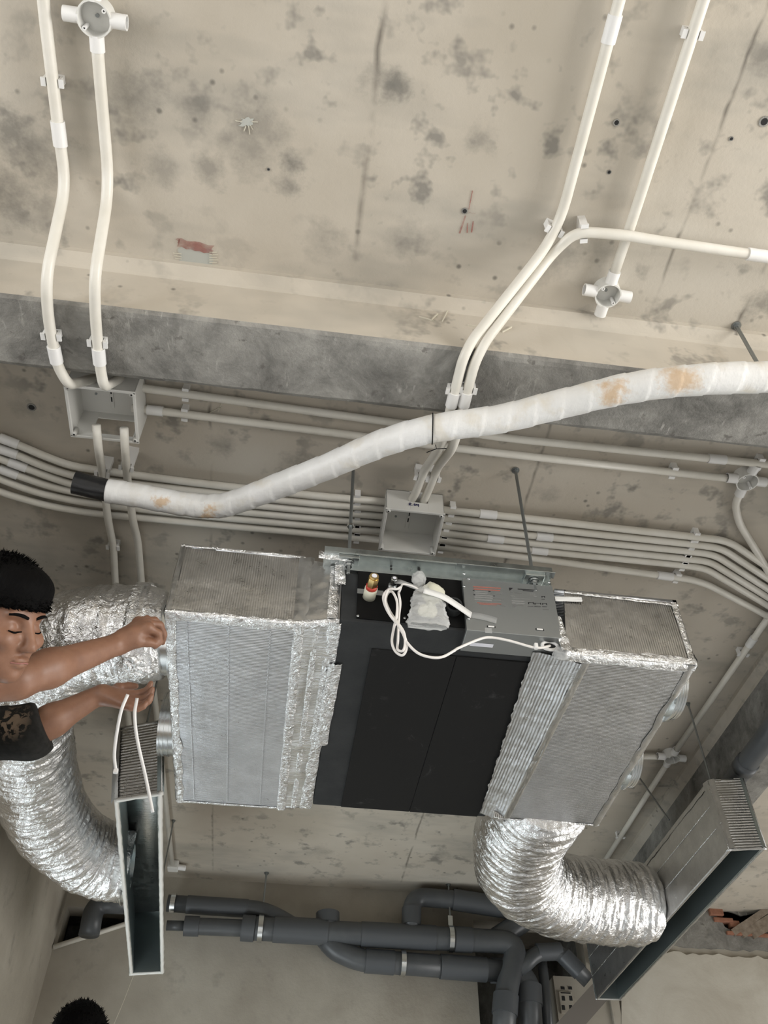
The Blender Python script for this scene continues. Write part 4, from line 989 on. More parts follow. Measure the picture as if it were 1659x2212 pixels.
# spigots on the left end
def spigot(parent, c, d, r, ln, m='steel_bright'):
    c = Vector(c); d = Vector(d).normalized(); q = G(); q.ring(c-d*0.01, c+d*ln, r, r-0.004, 48); auto_smooth(q.done('spigot', m, parent), 40)
    for f in (0.45, 0.72, 0.93):
        q = G(); q.ring(c+d*(ln*f-0.003), c+d*(ln*f+0.003), r+0.0035, r-0.001, 48); auto_smooth(q.done('spigot_bead', m, parent), 60)
    q = G(); q.ring(c-d*0.001, c+d*0.004, r+0.012, r-0.002, 48); auto_smooth(q.done('spigot_flange', m, parent), 40)
zc_l = 3.168
spigot(lp, (LX0, 2.125, zc_l), -X, 0.118, 0.085)
spigot(lp, (LX0, 2.60, zc_l), -X, 0.104, 0.06)

# ------------------------------------------------------------------ return plenum (right)
RX0, RXM, RX1, RY0, RY1, RZ0, RZ1 = 0.742, 0.805, 1.118, 1.825, 2.755, 2.99, 3.233
rp = emp('return_plenum', ((RX0+RX1)/2, (RY0+RY1)/2, RZ0), 'silver foil-clad plenum box right of the black unit', 'duct')
sheet('bottom_panel', (RXM, RY0, RZ0), (RX1, RY0, RZ0), (RX1, RY1, RZ0), (RXM-0.02, RY1, RZ0), -Z, rp, 'foil_board_return', 0.002, 8)
sheet('near_panel', (RX0, RY0, RZ0), (RX1, RY0, RZ0), (RX1-0.004, RY0, RZ1-0.012), (RX0+0.03, RY0, RZ1), -Y, rp, 'foil_board_side', 0.002, 8)
sheet('end_panel', (RX1, RY0, RZ0), (RX1, RY1, RZ0), (RX1, RY1, RZ1), (RX1, RY0, RZ1), X, rp, 'foil_board_side', 0.002, 8)
sheet('far_panel', (RX0, RY1, RZ0), (RX1, RY1, RZ0), (RX1, RY1, RZ1), (RX0, RY1, RZ1), Y, rp, 'foil_board_side', 0.002, 8)
sheet('top_panel', (RX0, RY0, RZ1), (RX1, RY0, RZ1), (RX1, RY1, RZ1), (RX0, RY1, RZ1), Z, rp, 'foil_board_bottom', 0.002, 8)
nl0 = pz(1152, 1408, 3.026).x; nl1 = pz(1036, 1760, 3.03).x
# neck strip with a frayed inner edge
q = G(); nu, nv = 26, 120
for i in range(nv+1):
    v = i/nv; yv = 1.868+(2.79-1.868)*v
    xa = nl0+(nl1-nl0)*v+0.006*fbm((yv*26, 3, 0), 4); xb = RXM-0.02*v+0.012*fbm((yv*5, 8, 0), 2)
    for j in range(nu+1):
        u = j/nu; q.v.append(Vector((xa+(xb-xa)*u, yv+0.012*(1-u), 3.032+(RZ0-0.001-3.032)*u**1.4+0.002*fbm((xa*40*u, yv*12, 1), 3))))
for i in range(nv):
    for j in range(nu): a = i*(nu+1)+j; q.f.append((a, a+nu+1, a+nu+2, a+1))
q.done('neck_bottom', 'foil_ridged_x', rp, True)
tape('edge_tape', (RX0, RY0, RZ0), (RX1, RY0, RZ0), Y, 0.030, Z, 0.026, rp, 0.004, seed=31)
tape('edge_tape', (RX1, RY0, RZ0), (RX1, RY1, RZ0), -X, 0.024, Z, 0.04, rp, 0.005, 'foil_plain', seed=32)
tape('edge_tape', (RX1, RY0, RZ0), (RX1, RY0, RZ1-0.012), -X, 0.020, Y, 0.03, rp, 0.004, seed=33)
tape('edge_tape', (RX0+0.03, RY0, RZ1-0.004), (RX1, RY0, RZ1-0.016), -Z, 0.010, Y, 0.03, rp, 0.004, seed=34)
tape('edge_tape', (RXM-0.05, RY1, RZ0), (RX1, RY1, RZ0), -Y, 0.012, Z, 0.03, rp, 0.004, seed=35)
strip('seam_tape', (RXM+0.002, RY0+0.02, RZ0+0.001), (RXM-0.02, RY1, RZ0+0.001), X, 0.024, -Z, rp, 0.003, 'foil_plain', seed=36)
strip('tape_flap', (RX0-0.006, RY0-0.004, RZ1-0.045), (RX0+0.075, RY0-0.006, RZ1-0.04), Z, 0.018, -Y, rp, 0.004, 'paper_tape', seed=37)
strip('tape_flap', (RX0-0.012, RY0-0.002, RZ0+0.13), (RX0-0.002, RY0-0.012, RZ0+0.0), X, 0.03, -Y, rp, 0.006, 'foil_tape', seed=38)
lump('tape_lump', Vector((RX0-0.012, RY0+0.012, RZ0+0.012)), (0.024, 0.022, 0.02), 'plastic_bag', 11, 0.5, rp)
spigot(rp, (RX1, 2.04, 3.095), X, 0.112, 0.032); spigot(rp, (RX1, 2.44, 3.095), X, 0.112, 0.032)

# ------------------------------------------------------------------ flexible ducts
def flex(label, P, r, seed):
    path = resample(spline(P, 16), 0.0045); root = emp('flexible_duct', P[0], label, 'duct', 'silver flexible ducts')
    n = len(path)
    def rf(i, L, a, rr, p):
        u = L/0.036+a/(2*PI)
        f = 1+0.006*math.cos(2*PI*u)
        f += 0.042*fbm((L*26+seed, math.cos(a)*1.1, math.sin(a)*1.1), 4)
        f += 0.022*fbm((L*75+seed, math.cos(a)*3.0, math.sin(a)*3.0), 3)
        f += 0.02*fbm((L*4+seed, math.cos(a)*2, math.sin(a)*2), 2)
        e = min(L, 0.0045*(n-1)-L)
        return rr*f*(1-0.12*max(0, 1-e/0.05))
    G().tube(path, r, 110, True, rf).done('foil_jacket', 'foil_flex', root, True)
    return root, path
d1, path1 = flex('silver crinkled flexible duct the worker is fixing, curving down to the left slot box',
       [(LX0-0.030, 2.125, zc_l), (-0.52, 2.13, 3.165), (-0.66, 2.17, 3.16), (-0.80, 2.34, 3.155), (-0.878, 2.62, 3.15), (-0.895, 2.92, 3.145), (-0.880, 3.24, 3.14), (-0.80, 3.48, 3.135), (-0.70, 3.575, 3.13), (-0.60, 3.60, 3.13)], 0.150, 0.0)
q, t = path_at(path1, 300, 1380)
tc = path1[int(len(path1)*0.045)]
G().ring(tc+Vector((0.012, 0, 0)), tc-Vector((0.016, 0, 0)), 0.158, 0.148, 60).done('duct_tape_band', 'foil_tape', d1, True)
lump('torn_flap', tc+Vector((0.0, -0.03, 0.155)), (0.03, 0.03, 0.018), 'foil_tape', 2, 0.7, d1)
lump('torn_flap', tc+Vector((0.02, -0.04, -0.14)), (0.045, 0.05, 0.022), 'foil_tape', 6, 0.6, d1)
d2, path2 = flex('silver crinkled flexible duct bending from the return plenum to the right slot box',
       [(0.945, RY1-0.015, 3.115), (0.94, 2.86, 3.115), (0.935, 3.02, 3.12), (0.955, 3.22, 3.13), (1.03, 3.46, 3.14), (1.17, 3.63, 3.15), (1.34, 3.715, 3.16), (1.52, 3.75, 3.17), (1.70, 3.77, 3.18)], 0.176, 5.0)

# ------------------------------------------------------------------ slot boxes
def slot_box(label, B, zt_near, zt_far, mnear, mside, rimw, inner, th=0.016, lean=(0, 0)):
    """B: bottom corners near-left, near-right, far-right, far-left"""
    c = sum(B, Vector())/4; root = emp('slot_box', c, label, 'duct', 'foil-clad slot boxes')
    T = [Vector((b.x+dx, b.y, z)) for b, z, dx in zip(B, (zt_near, zt_near, zt_far, zt_far), (lean[0], lean[1], lean[1], lean[0]))]
    names = ('near_panel', 'right_panel', 'far_panel', 'left_panel'); mats = (mnear, mside, mnear, mside)
    cb = c
    for i in range(4):
        a, b = B[i], B[(i+1) % 4]; ta, tb = T[i], T[(i+1) % 4]
        nrm = (b-a).cross(ta-a).normalized()
        sheet(names[i], a, b, tb, ta, nrm, root, mats[i], 0.002, 10, 40 if i % 2 else 14, 14, 0.003)
        inn = -nrm*th
        ii = lambda p: p+(Vector((cb.x, cb.y, p.z))-p).normalized()*0.0
        G().hexa([a+inn*0.3, b+inn*0.3, b+inn, a+inn, ta+inn*0.3, tb+inn*0.3, tb+inn, ta+inn]).done('liner', inner, root)
        e = (b-a).normalized()
        q = G(); dn = Vector((0, 0, -0.004))
        q.tube(resample([a+inn*0.4+dn*0.2, b+inn*0.4+dn*0.2], 0.012), rimw, 8, True, lambda k, L, an, rr, p: rr*(1+0.3*fbm((L*22, an, i), 2)))
        q.done('rim', 'box_pvc' if rimw > 0.006 else 'foil_plain', root, True)
    sheet('top_panel', T[0], T[1], T[2], T[3], Z, root, mside, 0.001, 10, 6, 20, 0.01)
    return root, T
ZL = 2.985
BL = [pz(247, 1727, ZL), pz(350, 1711, ZL), pz(354, 2100, ZL), pz(281, 2104, ZL)]
sl, TL = slot_box('narrow foil-clad slot box at lower left with an open grey underside', BL, py(300, 1563, (BL[0].y+BL[1].y)/2).z, py(300, 1563, (BL[0].y+BL[1].y)/2).z, 'foil_ridged_z', 'foil_plain', 0.008, 'galvanised_dark', lean=(py(255, 1567, BL[0].y).x-BL[0].x, py(350, 1558, BL[1].y).x-BL[1].x))
ZR = 3.07
BR = [pz(1574, 1834, ZR), pz(1656, 1830, ZR), pz(1341, 2160, ZR), pz(1286, 2158, ZR)]
ztr = py(1560, 1682, (BR[0].y+BR[1].y)/2).z
sr_, TR = slot_box('long foil-clad slot box at lower right with a dark open underside', BR, ztr, ztr+0.0, 'foil_ridged_z', 'foil_plain', 0.005, 'galvanised_dark')
for f in (0.36, 0.68):
    a = BR[0].lerp(TR[0], f); b = BR[3].lerp(TR[3], f); strip('fold_line', a, b, Z, 0.004, (BR[3]-BR[0]).cross(Z)*-1, sr_, 0.0015, 'foil_tape', seed=50+f)
for a, b, s in ((BR[0], TR[0], 51), (BR[3], TR[3], 52)):
    e = (BR[3]-BR[0]).normalized(); e = e if s == 51 else -e
    tape('edge_tape', a, b, e, 0.03, (BR[1]-BR[0]).normalized(), 0.02, sr_, 0.003, 'foil_plain', seed=s)
tape('edge_tape', TR[0], TR[3], -Z, 0.022, (BR[1]-BR[0]).normalized(), 0.03, sr_, 0.003, 'foil_plain', seed=53)
for a, b, s in ((BL[0], TL[0], 61), (BL[1], TL[1], 62)):
    e = (BL[1]-BL[0]).normalized(); e = e if s == 61 else -e
    tape('edge_tape', a, b, e, 0.012, (BL[3]-BL[0]).normalized(), 0.03, sl, 0.003, 'foil_plain', seed=s)
# spigot ends seen through the left slot box and clamp pieces at its collar
spigot(sl, BL[0].lerp(BL[3], 0.54)+Vector((-0.02, 0, 0.145)), -X, 0.118, 0.03)
p = px(257, 1925, BL[0].lerp(BL[3], 0.5).x-0.02); lump('tape_lump', p, (0.012, 0.02, 0.025), 'foil_tape', 4, 0.5, sl)
spigot(sr_, BR[0].lerp(BR[3], 0.47)+Vector((0.0, 0, 0.12)), -X, 0.12, 0.03)
m = (TR[0]+TR[1])/2
rod('threaded rod holding the near end of the right slot box', (px(1482, 1519, TR[0].x+0.03).x, pz(1482, 1519, HC).y, HC), (TR[0].x+0.028, pz(1482, 1519, HC).y, TR[0].z), r=0.004)
pr = pz(1377, 1674, HC)
rod('threaded rod slanting down to the middle of the right slot box', pr, px(1445, 1771, TR[0].lerp(TR[3], 0.4).x+0.004)+Vector((0, 0, 0)), r=0.004)
m = (TL[0]+TL[1])/2
pm = py(317, 1563, m.y+0.05)
rod('threaded rod holding the near end of the left slot box', (pm.x, pm.y, HC), (pm.x, pm.y, TL[0].z), r=0.004)
pf = pz(375, 1772, HC)
rod('threaded rod at the far end of the left slot box', pf, (pf.x, pf.y, TL[0].z), r=0.004)
st = emp('hanging_string', pd(255, 2212, 4.2), 'thin string hanging from the end of the left slot box', 'string')
e = BL[3].lerp(BL[2], 0.12); G().tube(spline([e, e+Vector((-0.02, -0.01, -0.12)), e+Vector((-0.055, -0.02, -0.30)), e+Vector((-0.075, -0.03, -0.55))], 8), 0.0012, 6).done('string', 'straw', st)

# ------------------------------------------------------------------ drain pipes on the far wall
YP = 4.985
def WP(x, y, d=0.0): return py(x, y, YP-d)
DG = 'grey drain pipes by the far wall'
def drain(label, pts, r, sleeves=(), rad=0.10, straps=(), rods=()):
    P = [p if isinstance(p, Vector) else WP(*p) for p in pts]; path = fillet(P, rad, 8)
    root = emp('drain_pipe', P[0], label, 'pipe', DG)
    G().tube(path, r, 28).done('pipe', 'grey_pvc', root, True)
    fine = resample(path, 0.015)
    for X_, Y_, L, k in sleeves:
        q, t = path_at(fine, X_, Y_); auto_smooth(G().tube([q-t*L/2, q+t*L/2], r*k, 28).done('socket', 'grey_pvc_sleeve', root), 40)
    for X_, Y_ in straps:
        q, t = path_at(fine, X_, Y_); auto_smooth(G().ring(q-t*0.013, q+t*0.013, r*1.1+0.003, r*1.02, 32).done('pipe_clamp', 'steel_bright', root), 40)
    return root, fine
mp, _ = drain('main grey drain pipe running along the far wall to the shaft elbow', [(526, 2004), (640, 2010), (760, 2017), (1122, 2036), (1094, 2130), (1086, 2260)], 0.062,
      [(650, 2010, 0.30, 1.10), (860, 2021, 0.42, 1.07), (1000, 2028, 0.10, 1.09), (1088, 2170, 0.10, 1.12)], 0.13, [(563, 2005), (973, 2026)])
G().tube([WP(360, 1999), WP(402, 2000)], 0.026, 24).done('reducer', 'grey_pvc', mp, True)
auto_smooth(G().tube([WP(398, 2000), WP(430, 2001)], 0.052, 28).done('reducer', 'grey_pvc_sleeve', mp), 40)
auto_smooth(G().tube([WP(428, 2001), WP(528, 2005)], 0.044, 28).done('reducer', 'grey_pvc', mp), 40)
auto_smooth(G().tube([WP(522, 2004), WP(550, 2006)], 0.068, 28).done('reducer', 'grey_pvc_sleeve', mp), 40)
drain('thinner upper grey drain pipe left of the hanger, bending into the main pipe', [(362, 1951, -0.02), (560, 1964, -0.02), (600, 1980, -0.01), (650, 2010)], 0.045, [(470, 1957, 0.34, 1.08)], 0.08, [(374, 1952)])
drain('grey drain elbow rising from the main pipe and turning right below the ceiling', [(888, 2010), (890, 1936, -0.01), (985, 1944, -0.01), (1100, 1962, -0.01), (1210, 1980, -0.01)], 0.052,
      [(889, 1982, 0.10, 1.08), (1040, 1952, 0.34, 1.14)], 0.10)
drain('lower grey drain pipe tucked behind the main pipe', [(700, 2022, -0.03), (722, 2050, -0.03), (775, 2074, -0.03), (1090, 2098, -0.03)], 0.058, [(820, 2078, 0.16, 1.08), (1000, 2092, 0.26, 1.1)], 0.10, [(870, 2081)])
drain('capped vertical grey stub above the main pipe', [WP(708, 2014, -0.01), WP(708, 1976, -0.01)], 0.062, [(708, 1985, 0.06, 1.08)])
drain('thick grey drain pipe going down inside the shaft', [(1060, 2096, -0.05), (1118, 2098, -0.05), (1142, 2130, -0.05), (1148, 2270, -0.05)], 0.066, [(1143, 2150, 0.10, 1.1)], 0.14)
drain('thin grey pipe going straight down inside the shaft', [(1170, 2070, -0.09), (1176, 2120, -0.09), (1190, 2280, -0.09)], 0.028, [], 0.05)
drain('angled grey drain pipe between the shaft and the right slot box', [(1118, 2098, 0.0), (1162, 2057, 0.0), (1208, 2055, 0.0), (1272, 2120, 0.0)], 0.042, [(1235, 2083, 0.12, 1.12), (1185, 2056, 0.14, 1.12)], 0.06)
drain('grey pipe behind the right flexible duct rising toward the ceiling', [(1060, 2036, -0.03), (1130, 1990, -0.03), (1170, 1960, -0.03)], 0.06)
drain('dark grey drain elbow in the far left corner', [(275, 1952, -0.03), (205, 1950, -0.03), (192, 2020, -0.03)], 0.055, [], 0.12)
for lab, x0, y0, y1 in (('short hanger rod with clamp on the left end of the main drain pipe', 565, 1893, 1988), ('short hanger rod with clamp on the right part of the main drain pipe', 973, 1908, 2002)):
    b = WP(x0, y1); a = Vector((b.x, b.y, HC)); rt = rod(lab, a, b, r=0.0055)
    G().bbox(b+Vector((-0.014, -0.012, -0.01)), b+Vector((0.014, 0.012, 0.06)), 0.003).done('clamp_neck', 'steel_bright', rt)
zb_p = 3.42; a = pz(1640, 1613, zb_p); b = pz(1440, 1880, zb_p); d = (b-a)
k0_ = (1.5-a.y)/d.y; k1_ = (YW-0.005-a.y)/d.y
rr = emp('drain_pipe', a+d*k1_, 'straight dark grey pipe running away behind the right slot box', 'pipe', DG)
G().tube([a+d*k0_, a, b, a+d*k1_], 0.042, 28).done('pipe', 'grey_pvc', rr, True)
q = a+d*0.1; G().tube([q, q+d*0.05], 0.047, 28).done('socket', 'grey_pvc_sleeve', rr, True)
a = WP(1318, 2118, 0.06); b = WP(1195, 2255, 0.06); u = (b-a).normalized(); n_ = u.cross(Vector((0, 1, 0))).normalized()*0.052
bar_ = emp('steel_bar', b, 'flat dark bar slanting down from the end of the right slot box', 'bar')
G().hexa([a-n_, b-n_, b-n_+Y*0.03, a-n_+Y*0.03, a+n_, b+n_, b+n_+Y*0.03, a+n_+Y*0.03]).done('bar', 'shelf_steel', bar_)

# ------------------------------------------------------------------ broken masonry on the far wall
wall = bpy.data.objects['wall_far']
def WF(x, y, d=0.0): return py(x, y, YW-d)
def wbox(name, x0, y0, x1, y1, d0, d1, m):
    a = WF(x0, y0); b = WF(x1, y1); return G().bbox((a.x, YW-d0, b.z), (b.x, YW-d1, a.z), 0.004).done(name, m, wall)
wbox('brick', 1205, 2142, 1241, 2192, 0.012, -0.04, 'plaster')
for x in (1211, 1227):
    for y in (2152, 2172): wbox('brick_hole', x, y, x+9.5, y+12, 0.0135, 0.0, 'hole_dark')
for x in (1211, 1227): wbox('brick_hole', x, 2131, x+9, 2138, 0.003, 0.0, 'hole_dark')
wbox('brick_hole', 1209, 2144, 1232, 2149, 0.0135, 0, 'hole_dark')
wbox('timber_post', 1313, 2040, 1337, 2290, 0.02, -0.02, 'plaster')
# bare concrete band above the plaster at the right, ragged plaster edge, broken hole with bricks and timber
def wpoly(name, pts, d0, d1, m):
    P = [WF(x, y) for x, y in pts]; n = len(P)
    q = G(); q.add([Vector((p.x, YW-d0, p.z)) for p in P]+[Vector((p.x, YW-d1, p.z)) for p in P], [tuple(range(n)), tuple(reversed(range(n, 2*n)))]+[(i, n+i, n+(i+1) % n, (i+1) % n) for i in range(n)])
    return q.done(name, m, wall)
rg = random.Random(3)
edge = [(1340+k*14, 2052+k*0.9+rg.uniform(-4, 5)) for k in range(32)]
wpoly('plaster_coat', edge+[(1790, 2320), (1340, 2320)], 0.022, 0.0, 'plaster_pale')
up_ = lambda k: (1340+k*14, 1946+k*0.8+rg.uniform(-3, 3)); dn_ = lambda k: (1340+k*14, 2036+k*0.9+rg.uniform(-3, 3))
wpoly('bare_band', [up_(k) for k in range(15)]+[(1544, 1972), (1548, 1984), (1560, 1996), (1566, 2008)]+[dn_(k) for k in range(16, -1, -1)], 0.012, 0.0, 'concrete_rough')
wpoly('bare_band', [up_(k) for k in range(14, 32)]+[(1780, 1972), (1700, 1968), (1640, 1972), (1600, 1980), (1580, 1972), (1556, 1967), (1540, 1970)], 0.011, 0.0, 'concrete_rough')
wpoly('bare_band', [(1560, 2002), (1580, 2012), (1600, 2016), (1660, 2014), (1720, 2018), (1790, 2016)]+[dn_(k) for k in range(31, 14, -1)], 0.011, 0.0, 'concrete_rough')
wpoly('plaster_wedge', [(120, 2046), (150, 2036), (190, 2025), (225, 2011), (262, 2002), (306, 1989), (306, 2050), (120, 2050)], 0.001, -0.12, 'plaster')
for i, (x0, y0, x1, y1, d) in enumerate(((1527, 1966, 1560, 1982, 0.035), (1538, 1984, 1582, 1996, 0.026), (1572, 1990, 1598, 2006, 0.020), (1566, 2014, 1626, 2025, 0.030), (1630, 2019, 1700, 2030, 0.030))):
    wbox('brick', x0, y0, x1, y1, d, -0.02, 'red_brick')
c = WF(1619, 1957, 0.03); G().cyl(c+Vector((0, 0.03, 0)), c+Vector((0, -0.05, 0)), 0.03, 20).done('clay_pipe_end', 'red_brick', wall, True)
for x0, y0, x1, y1 in ((1584, 2014, 1700, 1936), (1604, 2018, 1716, 1950), (1626, 2020, 1730, 1964)):
    a = WF(x0, y0, 0.03); b = WF(x1, y1, 0.10); u = (b-a).normalized(); n_ = Vector((0, 1, 0)).cross(u).normalized()
    G().hexa([a-n_*0.019, b-n_*0.019, b-n_*0.019+Y*0.03, a-n_*0.019+Y*0.03, a+n_*0.019, b+n_*0.019, b+n_*0.019+Y*0.03, a+n_*0.019+Y*0.03]).done('timber_batten', 'old_wood', wall)

# ------------------------------------------------------------------ people: blended surfaces (smooth union of tapered limbs, meshed by surface nets)
class Field:
    def __init__(s, lo, hi, h):
        s.lo = np.array(lo, dtype=np.float32); s.h = h; s.n = np.ceil((np.array(hi)-s.lo)/h).astype(int)+1
        s.V = np.full(s.n, 0.06, dtype=np.float32)
    def _win(s, lo, hi):
        a = np.clip(np.floor((lo-s.lo)/s.h).astype(int), 0, s.n-1); b = np.clip(np.ceil((hi-s.lo)/s.h).astype(int)+1, 1, s.n)
        if np.any(b <= a): return None
        g_ = [s.lo[i]+np.arange(a[i], b[i], dtype=np.float32)*s.h for i in range(3)]
        return (slice(a[0], b[0]), slice(a[1], b[1]), slice(a[2], b[2])), np.meshgrid(*g_, indexing='ij')
    def _blend(s, w, d, k):
        o = s.V[w]
        if k <= 0: s.V[w] = np.minimum(o, d); return
        hh = np.maximum(k-np.abs(o-d), 0)/k; s.V[w] = np.minimum(o, d)-hh*hh*k*0.25
    def cap(s, a, b, ra, rb=None, k=0.015):
        rb = ra if rb is None else rb; a = np.array(a, dtype=np.float32); b = np.array(b, dtype=np.float32); R = max(ra, rb)+0.06
        r = s._win(np.minimum(a, b)-R, np.maximum(a, b)+R)
        if r is None: return
        w, (x, y, z) = r; ab = b-a; L2 = float(ab@ab)+1e-9
        t = np.clip(((x-a[0])*ab[0]+(y-a[1])*ab[1]+(z-a[2])*ab[2])/L2, 0, 1)
        d = np.sqrt((x-a[0]-t*ab[0])**2+(y-a[1]-t*ab[1])**2+(z-a[2]-t*ab[2])**2)-(ra+(rb-ra)*t)
        s._blend(w, d, k)
    def ell(s, c, ax, rad, k=0.015, sub=False):
        c = np.array(c, dtype=np.float32); R = max(rad)+0.06; r = s._win(c-R, c+R)
        if r is None: return
        w, (x, y, z) = r; x = x-c[0]; y = y-c[1]; z = z-c[2]; q = 0; q2 = 0
        for A, rr in zip(ax, rad):
            u = (x*A[0]+y*A[1]+z*A[2]); q = q+(u/rr)**2; q2 = q2+(u/rr**2)**2
        k0 = np.sqrt(q); d = k0*(k0-1)/np.maximum(np.sqrt(q2), 1e-6)
        if sub:
            o = s.V[w]; dd = -d; hh = np.maximum(k-np.abs(o-dd), 0)/k; s.V[w] = np.maximum(o, dd)+hh*hh*k*0.25
        else: s._blend(w, d, k)
    def clip(s, p, nrm):
        """keep only the side behind the plane"""
        r = s._win(s.lo, s.lo+s.n*s.h); w, (x, y, z) = r
        s.V[w] = np.maximum(s.V[w], (x-p[0])*nrm[0]+(y-p[1])*nrm[1]+(z-p[2])*nrm[2])
    def mesh(s):
        V = s.V; ins = V < 0; n = s.n
        c = np.zeros((n[0]-1, n[1]-1, n[2]-1), dtype=np.int8)
        for i in (0, 1):
            for j in (0, 1):
                for k in (0, 1): c += ins[i:n[0]-1+i, j:n[1]-1+j, k:n[2]-1+k]
        act = np.argwhere((c > 0) & (c < 8)); idx = -np.ones(c.shape, dtype=np.int64); idx[tuple(act.T)] = np.arange(len(act))
        P = np.zeros((len(act), 3)); Wt = np.zeros(len(act))
        co = [(i, j, k) for i in (0, 1) for j in (0, 1) for k in (0, 1)]
        for a in co:
            for ax in range(3):
                if a[ax]: continue
                b = list(a); b[ax] = 1
                va = V[act[:, 0]+a[0], act[:, 1]+a[1], act[:, 2]+a[2]]; vb = V[act[:, 0]+b[0], act[:, 1]+b[1], act[:, 2]+b[2]]
                cr = (va < 0) != (vb < 0); t = np.where(cr, va/np.where(cr, va-vb, 1), 0)
                for d in range(3): P[:, d] += np.where(cr, a[d]+(t if d == ax else 0), 0)
                Wt += cr
        P = (P/Wt[:, None]+act)*s.h+s.lo
        F = []
        for ax in range(3):
            sl_ = [slice(1, n[d]-1) for d in range(3)]; sl_[ax] = slice(0, n[ax]-1); A = ins[tuple(sl_)]
            s2 = list(sl_); s2[ax] = slice(1, n[ax]); Bq = ins[tuple(s2)]
            e = np.argwhere(A != Bq); 
            if not len(e): continue
            off = np.array([1, 1, 1]); off[ax] = 0; e0 = e+off
            flip = A[tuple(e.T)]
            u, v = [(1, 2), (2, 0), (0, 1)][ax]
            def at(du, dv):
                q = e0.copy(); q[:, u] += du; q[:, v] += dv; return idx[tuple(q.T)]
            q = np.stack([at(-1, -1), at(0, -1), at(0, 0), at(-1, 0)], 1)
            q[~flip] = q[~flip][:, ::-1]; F.append(q)
        F = np.concatenate(F); F = F[(F >= 0).all(1)]
        return P, F
def field_obj(name, fld, m, parent, it=2):
    P, F = fld.mesh(); og = np.array(ORG[parent.name])
    # light smoothing
    for _ in range(it):
        acc = np.zeros_like(P); cnt = np.zeros(len(P))
        for a in range(4):
            b = F[:, (a+1) % 4]; np.add.at(acc, F[:, a], P[b]); np.add.at(cnt, F[:, a], 1); np.add.at(acc, b, P[F[:, a]]); np.add.at(cnt, b, 1)
        P = P*0.5+0.5*acc/np.maximum(cnt, 1)[:, None]
    me = bpy.data.meshes.new(name); me.from_pydata((P-og).tolist(), [], F.tolist()); me.update()
    me.materials.append(MATS[m]); me.polygons.foreach_set('use_smooth', [True]*len(me.polygons))
    o = bpy.data.objects.new(name, me); COL.objects.link(o); o.parent = parent; ORG[o.name] = ORG[parent.name]; return o
def chain(f, pts, rs, k=0.006):
    for (a, ra), (b, rb) in zip(zip(pts, rs), list(zip(pts, rs))[1:]): f.cap(a, b, ra, rb, k)

# --- the worker: joints
HD = pd(-4, 1338, 1.86)                       # head centre
hU = (UP*1.0+FW*0.10+RT*0.20).normalized()
hF = (RT*0.86-FW*0.42-UP*0.20); hF = (hF-hU*hF.dot(hU)).normalized()
hR = hF.cross(hU).normalized()               # the head's own right
NK = pd(-125, 1470, 1.98)
SR = pd(-205, 1500, 1.86); SL = pd(-120, 1585, 2.26)
ER = pd(38, 1468, 1.96); WR = pd(258, 1390, 2.21)
EL = pd(70, 1580, 2.25); WL = pd(216, 1500, 2.33)
PEL = Vector((NK.x-0.10, NK.y+0.02, NK.z-0.52))
HPR = PEL+Vector((0, -0.09, -0.04)); HPL = PEL+Vector((0, 0.09, -0.04))
ftz = PEL.z-0.90
KR = Vector((PEL.x+0.05, PEL.y-0.11, PEL.z-0.44)); KL = Vector((PEL.x+0.03, PEL.y+0.12, PEL.z-0.44))
AR = Vector((PEL.x-0.02, PEL.y-0.12, ftz+0.08)); AL = Vector((PEL.x-0.03, PEL.y+0.13, ftz+0.08))
man = emp('person', (PEL.x, PEL.y, ftz), 'worker in a black printed T-shirt reaching up to tape the left flexible duct', 'person')
lo = Vector((min(SR.x, PEL.x)-0.22, HD.y-0.35, ftz-0.02)); hi = Vector((-0.33, 2.40, HD.z+0.30))
hi.z = max(hi.z, 3.25)
fld = Field(lo, hi, 0.0045)
# torso, pelvis, legs
fld.cap(PEL+Vector((0, -0.05, 0)), PEL+Vector((0, 0.05, 0)), 0.125, 0.125, 0.03)
mid = PEL.lerp(NK, 0.55)
fld.cap(PEL, mid, 0.125, 0.135, 0.05); fld.cap(mid, NK-Vector((0, 0, 0.08)), 0.14, 0.11, 0.05)
sh = (SL-SR).normalized()
fld.cap(mid+sh*-0.06, mid+sh*0.06, 0.115, 0.115, 0.05)
fld.cap(SR.lerp(SL, 0.12), SR.lerp(SL, 0.88), 0.075, 0.075, 0.05)
fld.cap(NK-Vector((0, 0, 0.05)), HD-hU*0.075-hF*0.03, 0.060, 0.055, 0.03)
for hp, kn, an in ((HPR, KR, AR), (HPL, KL, AL)):
    fld.cap(hp, kn, 0.088, 0.058, 0.03); fld.cap(kn, kn.lerp(an, 0.35), 0.055, 0.057, 0.02); fld.cap(kn.lerp(an, 0.3), an, 0.056, 0.036, 0.02)
    fld.cap(an+Vector((-0.03, 0, -0.045)), an+Vector((0.15, 0, -0.052)), 0.034, 0.028, 0.02)
# arms
fld.cap(SR, ER, 0.054, 0.043, 0.03); fld.cap(ER, ER.lerp(WR, 0.3), 0.042, 0.044, 0.02); fld.cap(ER.lerp(WR, 0.28), WR, 0.044, 0.0265, 0.02)
fld.cap(SL, EL, 0.052, 0.042, 0.03); fld.cap(EL, EL.lerp(WL, 0.3), 0.041, 0.042, 0.02); fld.cap(EL.lerp(WL, 0.28), WL, 0.042, 0.026, 0.02)
